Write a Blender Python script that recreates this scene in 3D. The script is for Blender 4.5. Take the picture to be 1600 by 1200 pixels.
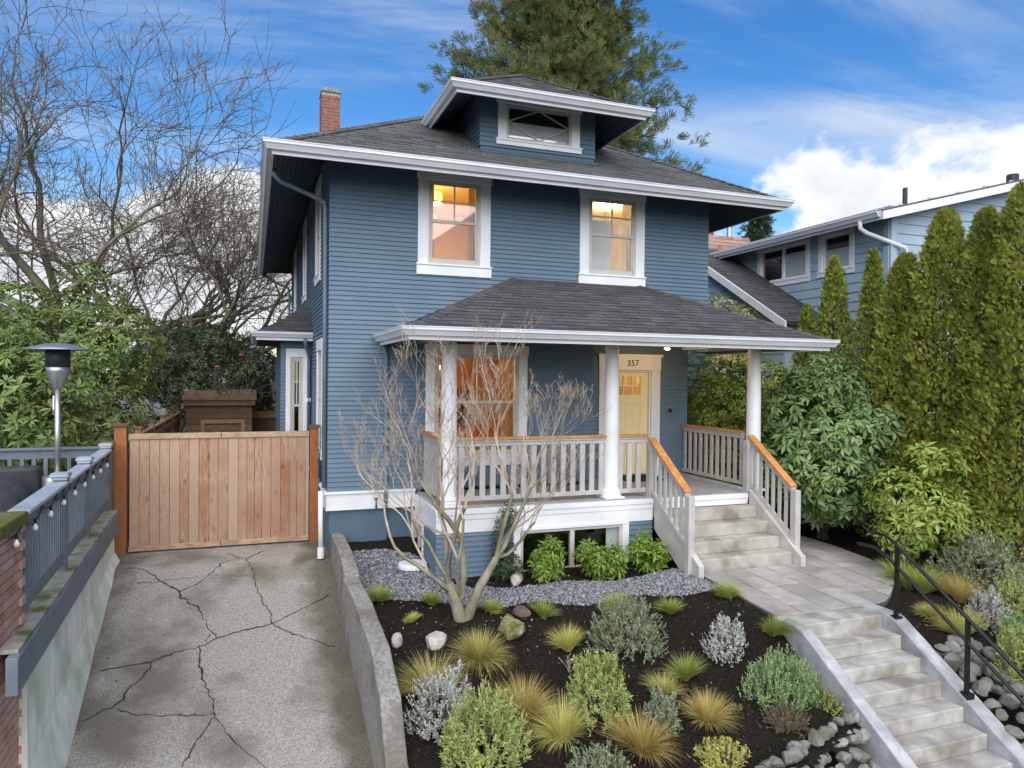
import bpy, bmesh, math, random
import numpy as np
from mathutils import Vector, Matrix
S = bpy.context.scene
for o in list(bpy.data.objects): bpy.data.objects.remove(o)
R_ = math.radians

# ------------------------------------------------------------------ camera
cam = bpy.data.cameras.new('camera'); camo = bpy.data.objects.new('camera', cam); S.collection.objects.link(camo)
yaw, pitch, roll = R_(20.0), R_(-0.68), R_(0.6)
F = Vector((math.sin(yaw)*math.cos(pitch), math.cos(yaw)*math.cos(pitch), math.sin(pitch)))
Rv = Vector((math.cos(yaw), -math.sin(yaw), 0)); Uv = Rv.cross(F)
R2 = Rv*math.cos(roll)+Uv*math.sin(roll); U2 = -Rv*math.sin(roll)+Uv*math.cos(roll)
camo.matrix_world = Matrix(((R2.x,U2.x,-F.x,0),(R2.y,U2.y,-F.y,-11.35),(R2.z,U2.z,-F.z,2.85),(0,0,0,1)))
cam.sensor_width = 36; cam.lens = 1110/1600*36; cam.clip_end = 2000; cam.clip_start = .05
S.camera = camo

# ------------------------------------------------------------------ world, sun, exposure
SUN_EL, SUN_AZ = R_(44), R_(197)          # azimuth measured from +Y clockwise: behind and left of the camera
w = bpy.data.worlds.new('World'); S.world = w; w.use_nodes = True
nt = w.node_tree; N = nt.nodes; Lk = nt.links; N.clear()
def nd(t, **k):
    n = N.new(t)
    for a, v in k.items(): setattr(n, a, v)
    return n
out = nd('ShaderNodeOutputWorld'); bg = nd('ShaderNodeBackground'); bg.inputs[1].default_value = .085
sky = nd('ShaderNodeTexSky', sky_type='NISHITA', sun_disc=False); sky.sun_elevation = SUN_EL; sky.sun_rotation = SUN_AZ
sky.air_density = 1.3; sky.dust_density = .15; sky.ozone_density = 3.2; sky.altitude = 600
tc = nd('ShaderNodeTexCoord'); sep = nd('ShaderNodeSeparateXYZ'); Lk.new(tc.outputs['Generated'], sep.inputs[0])
def M(op, a, b=None, c=None, clamp=False):
    n = nd('ShaderNodeMath', operation=op, use_clamp=clamp)
    for i, v in enumerate((a, b, c)):
        if v is None: continue
        if isinstance(v, (int, float)): n.inputs[i].default_value = v
        else: Lk.new(v, n.inputs[i])
    return n.outputs[0]
def MR(v, a, b, c=0, d=1):
    n = nd('ShaderNodeMapRange', clamp=True, interpolation_type='SMOOTHSTEP'); Lk.new(v, n.inputs[0])
    for i, q in enumerate((a, b, c, d)): n.inputs[i+1].default_value = q
    return n.outputs[0]
def NZ(vec, scale, detail, rough=.5, dist=0):
    n = nd('ShaderNodeTexNoise'); Lk.new(vec, n.inputs['Vector']); n.inputs['Scale'].default_value = scale
    n.inputs['Detail'].default_value = detail; n.inputs['Roughness'].default_value = rough; n.inputs['Distortion'].default_value = dist
    return n.outputs['Fac']
def MAP(vec, loc=(0,0,0), rot=(0,0,0), sc=(1,1,1)):
    n = nd('ShaderNodeMapping'); Lk.new(vec, n.inputs[0]); n.inputs[1].default_value = loc; n.inputs[2].default_value = rot; n.inputs[3].default_value = sc
    return n.outputs[0]
def MIX(f, a, b):
    n = nd('ShaderNodeMix', data_type='RGBA'); n.inputs[0].default_value = f if isinstance(f, (int,float)) else 0
    if not isinstance(f, (int,float)): Lk.new(f, n.inputs[0])
    for i, v in ((6,a),(7,b)):
        if isinstance(v, tuple): n.inputs[i].default_value = v
        else: Lk.new(v, n.inputs[i])
    return n.outputs[2]
el = sep.outputs[2]
zz = M('ADD', M('MAXIMUM', el, 0), .18)
cxy = nd('ShaderNodeCombineXYZ'); Lk.new(M('DIVIDE', sep.outputs[0], zz), cxy.inputs[0]); Lk.new(M('DIVIDE', sep.outputs[1], zz), cxy.inputs[1])
# high thin cirrus, streaked
cir = MAP(cxy.outputs[0], (1.3,.4,0), (0,0,R_(32)), (.35,1.15,1))
c1 = NZ(cir, 1.5, 9, .62, 1.2); c2 = NZ(cxy.outputs[0], .55, 3, .5, .4)
cirm = M('MULTIPLY', MR(c1, .40, .72), MR(c2, .34, .60))
cirm = M('MULTIPLY', cirm, .85)
# cumulus heaps low above the horizon
cum = MAP(tc.outputs["Generated"], (5.5,8.1,.6), (0,0,R_(13)), (1,1,1.3))
n1 = NZ(cum, 3.1, 2.2, .45); n2 = NZ(cum, 9.5, 7, .6)
dens = M('ADD', M('MULTIPLY', n1, .78), M('MULTIPLY', n2, .30))
thr = MR(el, .06, .46, .47, .74)
cumm = MR(M('SUBTRACT', dens, thr), .0, .05)
shade = MR(M('ADD', M('SUBTRACT', dens, thr), M('MULTIPLY', M('SUBTRACT', n2, .5), .35)), .0, .30)
cumc = MIX(shade, (3.75,3.8,3.9,1), (2.7,2.85,3.1,1))
hs = nd('ShaderNodeHueSaturation'); Lk.new(sky.outputs[0], hs.inputs['Color']); hs.inputs['Saturation'].default_value = 1.36; hs.inputs['Hue'].default_value = .508; hs.inputs['Value'].default_value = .60
c = MIX(cirm, hs.outputs[0], (2.9,3.15,3.45,1))
c = MIX(cumm, c, cumc)
Lk.new(c, bg.inputs[0]); Lk.new(bg.outputs[0], out.inputs[0])
sun = bpy.data.lights.new('sun', 'SUN'); suno = bpy.data.objects.new('sun', sun); S.collection.objects.link(suno)
sun.energy = 1.5; sun.angle = R_(85); sun.color = (1,.93,.83)
sd = Vector((math.sin(SUN_AZ)*math.cos(SUN_EL), math.cos(SUN_AZ)*math.cos(SUN_EL), math.sin(SUN_EL)))
suno.rotation_euler = sd.to_track_quat('Z','Y').to_euler()
vs = S.view_settings; vs.view_transform = 'Standard'; vs.look = 'None'; vs.gamma = 1; vs.exposure = 1.70
S.render.engine = 'CYCLES'

# ------------------------------------------------------------------ materials
MATS = {}
def newmat(name):
    m = bpy.data.materials.new(name); m.use_nodes = True
    t = m.node_tree; b = t.nodes['Principled BSDF']; MATS[name] = m
    return m, t, b
def tnode(t, typ, **k):
    n = t.nodes.new(typ)
    for a, v in k.items(): setattr(n, a, v)
    return n
def pmat(name, c1, c2=None, rough=.6, scale=4, detail=6, stretch=(1,1,1), rnd=None, rc=None, rf=1.0, bump=0, bscale=80, metal=0, spec=.4, lo=.35, hi=.65, c3=None, s3=1.0, f3=.5, trans=0, knots=None, edge=None):
    """two-tone noise in world space; rnd='isl'|'obj' mixes towards rc per island / per object; c3 = larger stains"""
    m, t, b = newmat(name); L = t.links
    c2 = c2 or c1
    geo = tnode(t, 'ShaderNodeNewGeometry'); mp = tnode(t, 'ShaderNodeMapping'); mp.inputs[3].default_value = stretch; L.new(geo.outputs['Position'], mp.inputs[0])
    nz = tnode(t, 'ShaderNodeTexNoise'); nz.inputs['Scale'].default_value = scale; nz.inputs['Detail'].default_value = detail; L.new(mp.outputs[0], nz.inputs['Vector'])
    rp = tnode(t, 'ShaderNodeValToRGB'); L.new(nz.outputs['Fac'], rp.inputs[0]); rp.color_ramp.elements[0].position = lo; rp.color_ramp.elements[1].position = hi
    rp.color_ramp.elements[0].color = (*c1,1); rp.color_ramp.elements[1].color = (*c2,1)
    col = rp.outputs[0]
    def mix(f, a, bb):
        n = tnode(t, 'ShaderNodeMix', data_type='RGBA'); L.new(f, n.inputs[0]); L.new(a, n.inputs[6])
        if isinstance(bb, tuple): n.inputs[7].default_value = (*bb,1)
        else: L.new(bb, n.inputs[7])
        return n.outputs[2]
    def mul(v, k):
        n = tnode(t, 'ShaderNodeMath', operation='MULTIPLY'); L.new(v, n.inputs[0]); n.inputs[1].default_value = k; return n.outputs[0]
    if c3:
        n3 = tnode(t, 'ShaderNodeTexNoise'); n3.inputs['Scale'].default_value = s3; n3.inputs['Detail'].default_value = 5; L.new(geo.outputs['Position'], n3.inputs['Vector'])
        r3 = tnode(t, 'ShaderNodeValToRGB'); L.new(n3.outputs['Fac'], r3.inputs[0]); r3.color_ramp.elements[0].position = .48; r3.color_ramp.elements[1].position = .66
        col = mix(mul(r3.outputs[0], f3), col, c3)
    if knots:
        m2 = tnode(t, 'ShaderNodeMapping'); m2.inputs[3].default_value = (7.3,7.3,3.6); L.new(geo.outputs['Position'], m2.inputs[0])
        vo = tnode(t, 'ShaderNodeTexVoronoi'); vo.inputs['Scale'].default_value = 1; L.new(m2.outputs[0], vo.inputs['Vector'])
        rk = tnode(t, 'ShaderNodeValToRGB'); L.new(vo.outputs['Distance'], rk.inputs[0]); rk.color_ramp.elements[0].position = .10; rk.color_ramp.elements[0].color = (1,1,1,1); rk.color_ramp.elements[1].position = .27; rk.color_ramp.elements[1].color = (0,0,0,1)
        col = mix(mul(rk.outputs[0], .9), col, knots)
    if edge:
        sx = tnode(t, 'ShaderNodeSeparateXYZ'); L.new(geo.outputs['Position'], sx.inputs[0]); n4 = tnode(t, 'ShaderNodeTexNoise'); n4.inputs['Scale'].default_value = 2.2; n4.inputs['Detail'].default_value = 8; L.new(geo.outputs['Position'], n4.inputs['Vector'])
        for x_, sgn in edge[1]:
            a1 = tnode(t, 'ShaderNodeMath', operation='MULTIPLY_ADD'); L.new(n4.outputs['Fac'], a1.inputs[0]); a1.inputs[1].default_value = .9*sgn; L.new(sx.outputs[0], a1.inputs[2])
            r4 = tnode(t, 'ShaderNodeMapRange'); L.new(a1.outputs[0], r4.inputs[0]); r4.inputs[1].default_value = x_-.12*sgn; r4.inputs[2].default_value = x_+.16*sgn
            col = mix(mul(r4.outputs[0], .75), col, edge[0])
    if rnd:
        src = geo.outputs['Random Per Island'] if rnd == 'isl' else tnode(t, 'ShaderNodeObjectInfo').outputs['Random']
        col = mix(mul(src, rf), col, rc)
    L.new(col, b.inputs['Base Color']); b.inputs['Roughness'].default_value = rough; b.inputs['Metallic'].default_value = metal
    b.inputs['Specular IOR Level'].default_value = spec
    if bump:
        bn = tnode(t, 'ShaderNodeTexNoise'); bn.inputs['Scale'].default_value = bscale; bn.inputs['Detail'].default_value = 5; L.new(mp.outputs[0], bn.inputs['Vector'])
        bp = tnode(t, 'ShaderNodeBump'); bp.inputs['Strength'].default_value = bump; bp.inputs['Distance'].default_value = .02
        L.new(bn.outputs['Fac'], bp.inputs['Height']); L.new(bp.outputs[0], b.inputs['Normal'])
    if trans:
        b.inputs['Subsurface Weight'].default_value = 0
        tr = tnode(t, 'ShaderNodeBsdfTranslucent'); L.new(col, tr.inputs[0]); ms = tnode(t, 'ShaderNodeMixShader'); ms.inputs[0].default_value = trans
        L.new(b.outputs[0], ms.inputs[1]); L.new(tr.outputs[0], ms.inputs[2]); L.new(ms.outputs[0], t.nodes['Material Output'].inputs[0])
    return m
def emat(name, col, st):
    m, t, b = newmat(name); b.inputs['Base Color'].default_value = (*col,1); b.inputs['Emission Color'].default_value = (*col,1); b.inputs['Emission Strength'].default_value = st
    return m
def glassmat(name, refl=.10, tint=(.93,.95,.95), body=0, bcol=(.05,.06,.06)):
    m, t, b = newmat(name); L = t.links; t.nodes.remove(b)
    tr = tnode(t, 'ShaderNodeBsdfTransparent'); tr.inputs[0].default_value = (*tint,1)
    gl = tnode(t, 'ShaderNodeBsdfGlossy'); gl.inputs[0].default_value = (1,1,1,1); gl.inputs[1].default_value = .015
    lw = tnode(t, 'ShaderNodeLayerWeight'); lw.inputs[0].default_value = .5; pw_ = tnode(t, 'ShaderNodeMath', operation='POWER'); L.new(lw.outputs['Facing'], pw_.inputs[0]); pw_.inputs[1].default_value = 4
    ad = tnode(t, 'ShaderNodeMath', operation='MULTIPLY_ADD'); L.new(pw_.outputs[0], ad.inputs[0]); ad.inputs[1].default_value = .6; ad.inputs[2].default_value = refl
    ms = tnode(t, 'ShaderNodeMixShader'); L.new(ad.outputs[0], ms.inputs[0]); L.new(tr.outputs[0], ms.inputs[1]); L.new(gl.outputs[0], ms.inputs[2])
    L.new(ms.outputs[0], t.nodes['Material Output'].inputs[0]); return m
siding = pmat('siding', (.106,.166,.232), (.128,.192,.260), .55, .7, 8, c3=(.090,.143,.198), s3=1.3, f3=.5, rnd='obj', rc=(.096,.153,.216), rf=.5, bump=.06, bscale=40)
bluewall = pmat('blue_paint', (.078,.130,.182), (.094,.150,.205), .6, 3, bump=.12, bscale=30)
nsiding = pmat('neighbour_siding', (.31,.41,.49), (.37,.47,.55), .6, 2, rnd='obj', rc=(.28,.38,.46), rf=.5)
white = pmat('white_paint', (.74,.75,.77), (.82,.82,.84), .5, 2.5, c3=(.62,.63,.64), s3=2.2, f3=.35, bump=.03)
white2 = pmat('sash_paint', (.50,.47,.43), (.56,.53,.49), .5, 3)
greyp = pmat('greige_paint', (.44,.42,.40), (.52,.50,.48), .55, 4, c3=(.36,.34,.32), s3=3, f3=.35, bump=.05)
gutm = pmat('gutter_metal', (.60,.62,.66), (.72,.74,.78), .35, 2, stretch=(.6,.6,4), spec=.5)
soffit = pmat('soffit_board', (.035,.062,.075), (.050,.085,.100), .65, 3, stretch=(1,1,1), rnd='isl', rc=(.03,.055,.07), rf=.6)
shing = pmat('shingle', (.110,.114,.113), (.20,.20,.193), .92, 30, 8, rnd='isl', rc=(.082,.083,.082), rf=.8, bump=.5, bscale=260, c3=(.105,.12,.085), s3=.7, f3=.35, spec=.2)
shing2 = pmat('porch_shingle', (.076,.074,.080), (.145,.138,.142), .92, 30, 8, rnd='obj', rc=(.060,.057,.063), rf=.75, bump=.5, bscale=260, spec=.2)
shing3 = pmat('porch_shingle_field', (.076,.074,.080), (.145,.138,.142), .92, 30, 8, rnd='isl', rc=(.060,.057,.063), rf=.75, bump=.5, bscale=260, spec=.2)
cedar = pmat('cedar_cap', (.48,.20,.065), (.62,.29,.10), .5, 14, stretch=(1,1,1), c3=(.36,.15,.06), s3=3, f3=.5)
gatew = pmat('gate_board', (.27,.145,.08), (.47,.30,.195), .75, 7, 7, stretch=(7,7,.8), rnd='obj', rc=(.44,.31,.225), rf=.9, bump=.15, bscale=30, c3=(.27,.115,.045), s3=1.3, f3=.8, knots=(.13,.055,.025))
gatet = pmat('gate_rail', (.36,.24,.15), (.52,.38,.27), .75, 9, stretch=(1,5,5), c3=(.24,.15,.09), s3=3, f3=.5, bump=.1)
postw = pmat('gate_post', (.24,.085,.028), (.36,.14,.05), .6, 9, stretch=(6,6,.8), bump=.1)
oldw = pmat('old_board', (.10,.058,.034), (.20,.125,.08), .85, 6, 7, stretch=(1,1,5), rnd='obj', rc=(.09,.055,.035), rf=.8, bump=.2)
fencew = pmat('fence_board', (.20,.105,.05), (.34,.20,.11), .8, 7, stretch=(5,5,.8), rnd='obj', rc=(.22,.13,.075), rf=.7, bump=.15)
conc = pmat('concrete', (.20,.19,.17), (.36,.345,.315), .92, 26, 12, c3=(.13,.115,.085), s3=1.6, f3=.75, bump=.5, bscale=130)
conc2 = pmat('stair_concrete', (.30,.29,.265), (.50,.485,.445), .88, 4.5, 9, c3=(.19,.17,.135), s3=1.9, f3=.85, bump=.15, bscale=120)
cheekm = pmat('cheek_concrete', (.30,.31,.32), (.46,.47,.48), .85, 6, 9, c3=(.19,.185,.17), s3=2.0, f3=.75, bump=.15, bscale=110)
stepm = pmat('porch_step', (.34,.325,.285), (.46,.44,.40), .85, 4, 8, c3=(.19,.165,.125), s3=2.6, f3=.8, bump=.1, bscale=120)
drivem = pmat('driveway', (.215,.202,.174), (.475,.447,.40), .92, 48, 12, lo=.32, hi=.70, c3=(.13,.115,.085), s3=1.0, f3=.8, bump=.6, bscale=170, edge=((.095,.080,.055), ((1.17,1),(-2.08,-1))))
crackm = pmat('crack', (.028,.032,.018), (.05,.05,.035), .95, 30)
plaster = pmat('plaster', (.58,.61,.53), (.74,.76,.68), .85, 3.2, 9, stretch=(2,2,.5), c3=(.36,.42,.29), s3=1.7, f3=.7, bump=.12, bscale=25)
deckp = pmat('deck_paint', (.105,.135,.165), (.145,.178,.21), .55, 6, c3=(.09,.11,.13), s3=3, f3=.4, bump=.06)
deckcap = pmat('deck_cap_paint', (.30,.345,.40), (.38,.42,.48), .45, 5, c3=(.22,.26,.3), s3=3, f3=.5, bump=.05)
mossb = pmat('mossy_board', (.26,.245,.20), (.36,.34,.29), .9, 10, c3=(.10,.115,.02), s3=3.6, f3=.95, bump=.4, bscale=90)
mossm = pmat('moss', (.075,.095,.012), (.16,.15,.03), .95, 22, bump=.8, bscale=120, c3=(.18,.16,.1), s3=5, f3=.6)
brickm = pmat('brick', (.30,.13,.095), (.45,.24,.18), .88, 9, 8, rnd='obj', rc=(.48,.35,.29), rf=.85, bump=.3, bscale=120)
roofbrick = pmat('chimney_brick', (.20,.085,.06), (.33,.15,.11), .9, 9, 8, rnd='obj', rc=(.24,.13,.10), rf=.8, bump=.3, bscale=120)
mortar = pmat('mortar', (.30,.27,.24), (.42,.385,.35), .95, 20, bump=.3)
steel = pmat('brushed_steel', (.42,.42,.42), (.56,.56,.55), .38, 3, stretch=(30,30,.5), metal=.85)
dsteel = pmat('dark_mesh', (.012,.014,.016), (.03,.033,.035), .5, 60)
blackm = pmat('black_iron', (.008,.009,.009), (.014,.015,.016), .42, 20)
darkf = pmat('dark_cover', (.03,.034,.038), (.05,.055,.06), .7, 8, bump=.2)
redm = pmat('red_glaze', (.30,.035,.025), (.38,.06,.04), .4, 8)
paverm = pmat('paver', (.36,.34,.305), (.47,.45,.41), .85, 5, 8, rnd='obj', rc=(.26,.245,.23), rf=.8, c3=(.19,.165,.13), s3=1.5, f3=.65, bump=.15, bscale=140)
sandj = pmat('joint_sand', (.065,.055,.042), (.11,.095,.075), .95, 40, bump=.5)
mulch = pmat('mulch', (.0075,.006,.0048), (.026,.020,.015), .97, 34, 12, bump=1.0, bscale=75, spec=.15, c3=(.016,.017,.007), s3=.9, f3=.5)
chips = pmat('mulch_chip', (.010,.007,.005), (.035,.023,.015), .95, 30, rnd='isl', rc=(.10,.075,.05), rf=.45, spec=.15)
gravelm = pmat('gravel_stone', (.10,.108,.118), (.22,.23,.245), .85, 8, rnd='isl', rc=(.42,.43,.45), rf=.85)
gravelb = pmat('gravel_bed', (.075,.08,.088), (.16,.165,.175), .95, 60, bump=1, bscale=110)
groundm = pmat('ground', (.045,.05,.026), (.09,.085,.055), .95, 2, 8, bump=.4, bscale=12)
yardm = pmat('yard_gravel', (.10,.09,.07), (.17,.15,.12), .95, 12, bump=.4)
rockm = pmat('rock', (.13,.125,.11), (.38,.37,.34), .9, 8, 10, rnd='obj', rc=(.13,.14,.125), rf=.8, c3=(.07,.08,.025), s3=4, f3=.8, bump=.6, bscale=22)
rockw = pmat('pale_rock', (.36,.31,.28), (.55,.50,.47), .85, 9, 8, bump=.5, bscale=18, c3=(.24,.2,.17), s3=6, f3=.5)
rockmoss = pmat('mossy_rock', (.085,.10,.014), (.30,.27,.16), .95, 10, 9, bump=.7, bscale=40, lo=.42, hi=.66)
rockb = pmat('brown_rock', (.085,.06,.045), (.15,.11,.085), .9, 9, bump=.6, bscale=18)
plast = pmat('white_plastic', (.72,.74,.75), (.80,.82,.83), .4, 5)
doorm = pmat('yellow_door', (.80,.69,.38), (.84,.73,.42), .45, 3)
porchfl = pmat('porch_floor', (.30,.31,.32), (.40,.41,.42), .55, 5, stretch=(3,.5,1), c3=(.25,.25,.25), s3=2, f3=.4)
roomw = pmat('room_wall', (.62,.46,.22), (.66,.50,.25), .8, 2)
roomc = pmat('room_cream', (.80,.72,.58), (.82,.74,.60), .8, 2)
roomo = pmat('room_amber', (.55,.29,.09), (.62,.34,.11), .8, 2)
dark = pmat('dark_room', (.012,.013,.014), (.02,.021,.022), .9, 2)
curt = pmat('curtain', (.16,.105,.06), (.22,.15,.09), .9, 5, stretch=(8,8,.4))
blind = pmat('roller_blind', (.76,.78,.80), (.82,.84,.86), .8, 4)
matgr = pmat('door_mat', (.012,.022,.015), (.02,.034,.022), .95, 60)
glass = glassmat('window_glass', .07); glassd = glassmat('dark_glass', .10, (.88,.90,.90)); glassw = glassmat('lit_glass', .075, (.97,.97,.95))
bark = pmat('mossy_bark', (.10,.088,.070), (.20,.175,.14), .95, 5, 8, stretch=(1,1,.5), c3=(.085,.10,.022), s3=1.1, f3=.9, bump=.4, bscale=25)
twig = pmat('twig', (.10,.080,.058), (.17,.135,.10), .9, 2, c3=(.085,.085,.03), s3=.8, f3=.5)
mbark = pmat('maple_bark', (.15,.135,.095), (.31,.28,.20), .85, 6, 8, stretch=(1,1,.6), c3=(.14,.15,.06), s3=2.5, f3=.7, bump=.2, bscale=30)
mtwig = pmat('maple_twig', (.29,.245,.18), (.49,.43,.335), .8, 2.2, rnd='isl', rc=(.36,.22,.16), rf=.4)
dbark = pmat('dark_bark', (.04,.032,.025), (.075,.06,.045), .95, 8)
def leafmat(name, a, b, c=None, rf=.8, tr=.22, rough=.5, scale=1.3, spec=.4, lo=.35, hi=.65):
    return pmat(name, a, b, rough, scale, 4, rnd='isl', rc=c or b, rf=rf, trans=tr, spec=spec, lo=lo, hi=hi)
rhod = leafmat('rhododendron_leaf', (.072,.138,.026), (.16,.24,.050), (.29,.345,.12), .7, rough=.38)
rhodb = leafmat('bluish_rhododendron_leaf', (.085,.165,.036), (.165,.265,.070), (.31,.40,.19), .7, rough=.33)
rhody = leafmat('bright_rhododendron_leaf', (.11,.20,.024), (.23,.33,.045), (.42,.47,.13), .7, rough=.42)
camel = leafmat('camellia_leaf', (.018,.042,.014), (.035,.07,.022), (.075,.11,.05), .6, rough=.35)
laurel = leafmat('laurel_leaf', (.05,.10,.015), (.12,.17,.03), (.28,.27,.06), .7)
varieg = leafmat('variegated_leaf', (.28,.33,.08), (.52,.50,.15), (.65,.60,.28), .7)
arb = leafmat('arborvitae_leaf', (.16,.225,.036), (.33,.395,.070), (.54,.52,.12), .6, tr=.45, scale=2.2, rough=.7, spec=.2)
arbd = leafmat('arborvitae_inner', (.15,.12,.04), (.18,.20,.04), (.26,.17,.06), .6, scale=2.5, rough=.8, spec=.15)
arbg = leafmat('young_arborvitae_leaf', (.14,.21,.036), (.28,.35,.055), (.44,.47,.10), .5, scale=2.5, rough=.7, spec=.2)
conif = leafmat('conifer_needle', (.080,.140,.042), (.165,.22,.075), (.25,.235,.095), .75, tr=.4, scale=.5, rough=.7, spec=.2)
firm = leafmat('fir_needle', (.025,.045,.02), (.05,.075,.03), (.08,.10,.04), .5, rough=.7)
gtan = leafmat('tan_grass', (.50,.41,.14), (.66,.56,.22), (.30,.34,.07), .8, rough=.7)
gbrown = leafmat('brown_grass', (.52,.36,.12), (.68,.50,.20), (.36,.33,.08), .8, rough=.7)
ggreen = leafmat('green_grass', (.18,.28,.045), (.34,.43,.08), (.50,.48,.14), .7, rough=.7)
gyel = leafmat('yellow_grass', (.52,.48,.13), (.70,.63,.22), (.32,.37,.08), .7, rough=.7)
lav = leafmat('grey_green_leaf', (.26,.31,.19), (.40,.45,.31), (.22,.26,.13), .8, rough=.75)
lavy = leafmat('olive_leaf', (.22,.31,.10), (.40,.48,.21), (.55,.56,.15), .7, rough=.75)
silv = leafmat('silver_leaf', (.50,.51,.48), (.68,.69,.66), (.42,.43,.38), .7, rough=.8)
rosem = leafmat('rosemary_leaf', (.15,.27,.08), (.27,.40,.15), (.42,.52,.28), .7, rough=.7)
drym = leafmat('dry_leaf', (.15,.115,.075), (.26,.21,.15), (.16,.15,.07), .7, rough=.9)
limes = leafmat('lime_shrub_leaf', (.085,.19,.02), (.17,.30,.04), (.34,.42,.09), .6, rough=.45)
darkl = leafmat('dark_upright_leaf', (.022,.055,.018), (.045,.09,.03), (.08,.13,.06), .6, rough=.4)
glassp = glassmat('porch_glass', .02, (.97,.97,.95))

# ------------------------------------------------------------------ geometry helpers
COL = S.collection
ORG = {}
def org(p): return ORG.get(p.name, Vector((0,0,0))) if p else Vector((0,0,0))
def link(o, parent=None):
    COL.objects.link(o)
    if parent is not None: o.parent = parent
    return o
def thing(name, label, cat, loc=(0,0,0), group=None):
    o = bpy.data.objects.new(name, None); o.location = loc; o.empty_display_size = .2; link(o); ORG[o.name] = Vector(loc)
    o['label'] = label; o['category'] = cat
    if group: o['group'] = group
    return o
def tag(o, label, cat, group=None):
    o['label'] = label; o['category'] = cat
    if group: o['group'] = group
    return o
def struct(o): o['kind'] = 'structure'; return o
def stuff(o): o['kind'] = 'stuff'; return o
class MB:
    def __init__(s, fn=None): s.v = []; s.f = []; s.fn = fn
    def P(s, *pts):
        i = len(s.v)
        s.v += [tuple(s.fn(*p)) if s.fn else tuple(p) for p in pts]
        return i
    def face(s, *pts): i = s.P(*pts); s.f.append(tuple(range(i, i+len(pts)))); return s
    def box(s, x0, x1, y0, y1, z0, z1):
        i = s.P((x0,y0,z0),(x1,y0,z0),(x1,y1,z0),(x0,y1,z0),(x0,y0,z1),(x1,y0,z1),(x1,y1,z1),(x0,y1,z1))
        for q in ((0,3,2,1),(4,5,6,7),(0,1,5,4),(1,2,6,5),(2,3,7,6),(3,0,4,7)): s.f.append(tuple(i+k for k in q))
        return s
    def prism(s, pts, vec):
        n = len(pts); v = Vector(vec); i = s.P(*pts); s.P(*[tuple(Vector(p)+v) for p in pts])
        s.f.append(tuple(range(i+n-1, i-1, -1))); s.f.append(tuple(range(i+n, i+2*n)))
        for k in range(n): s.f.append((i+k, i+(k+1)%n, i+n+(k+1)%n, i+n+k))
        return s
    def beam(s, a, b, wd, h, up=(0,0,1)):
        a, b = Vector(a), Vector(b); d = (b-a).normalized(); u = Vector(up); r = d.cross(u).normalized(); u = r.cross(d).normalized()
        return s.prism([tuple(a+r*x*wd/2+u*y*h/2) for x, y in ((-1,-1),(1,-1),(1,1),(-1,1))], tuple(b-a))
    def tube(s, path, rad, n=6, cap=True):
        path = [Vector(p) for p in path]; m = len(path)
        if isinstance(rad, (int, float)): rad = [rad]*m
        base = len(s.v); ref = Vector((.31,.17,.93))
        for k, p in enumerate(path):
            d = (path[min(k+1,m-1)]-path[max(k-1,0)])
            if d.length < 1e-9: d = Vector((0,0,1))
            d.normalize(); a = d.cross(ref)
            if a.length < .05: a = d.cross(Vector((1,0,0)))
            a.normalize(); b = d.cross(a)
            s.P(*[tuple(p+(a*math.cos(6.28319*j/n)+b*math.sin(6.28319*j/n))*rad[k]) for j in range(n)])
        for k in range(m-1):
            for j in range(n): s.f.append((base+k*n+j, base+k*n+(j+1)%n, base+(k+1)*n+(j+1)%n, base+(k+1)*n+j))
        if cap: s.f.append(tuple(base+j for j in range(n-1,-1,-1))); s.f.append(tuple(base+(m-1)*n+j for j in range(n)))
        return s
    def lathe(s, prof, c, n=24):
        base = len(s.v); m = len(prof)
        for r, z in prof: s.P(*[(c[0]+r*math.cos(6.28319*j/n), c[1]+r*math.sin(6.28319*j/n), c[2]+z) for j in range(n)])
        for k in range(m-1):
            for j in range(n): s.f.append((base+k*n+j, base+k*n+(j+1)%n, base+(k+1)*n+(j+1)%n, base+(k+1)*n+j))
        s.f.append(tuple(base+j for j in range(n-1,-1,-1))); s.f.append(tuple(base+(m-1)*n+j for j in range(n)))
        return s
    def sweep(s, path, prof):
        """profile (out, z) swept along a plan polyline [(x,y,z)]; out is to the right of travel, mitred"""
        m = len(path); n = len(prof); base = len(s.v); P2 = [Vector((p[0],p[1])) for p in path]
        for k in range(m):
            ns = []
            for a, b in ((k-1,k),(k,k+1)):
                if a >= 0 and b < m:
                    d = (P2[b]-P2[a]).normalized(); ns.append(Vector((d.y,-d.x)))
            nn = sum(ns, Vector((0,0))); nn.normalize(); nn = nn/max(.3, nn.dot(ns[0]))
            s.P(*[(path[k][0]+nn.x*o, path[k][1]+nn.y*o, path[k][2]+z) for o, z in prof])
        for k in range(m-1):
            for j in range(n): s.f.append((base+k*n+j, base+k*n+(j+1)%n, base+(k+1)*n+(j+1)%n, base+(k+1)*n+j))
        s.f.append(tuple(base+j for j in range(n-1,-1,-1))); s.f.append(tuple(base+(m-1)*n+j for j in range(n)))
        return s
    def mesh(s, name, mat, off=(0,0,0), smooth=False):
        me = bpy.data.meshes.new(name); o = Vector(off)
        me.from_pydata([(v[0]-o.x, v[1]-o.y, v[2]-o.z) for v in s.v], [], s.f)
        if len(s.f) < 6000:
            bm = bmesh.new(); bm.from_mesh(me); bmesh.ops.recalc_face_normals(bm, faces=bm.faces); bm.to_mesh(me); bm.free()
        if smooth: me.polygons.foreach_set('use_smooth', [True]*len(me.polygons))
        me.materials.append(mat); return me
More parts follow.
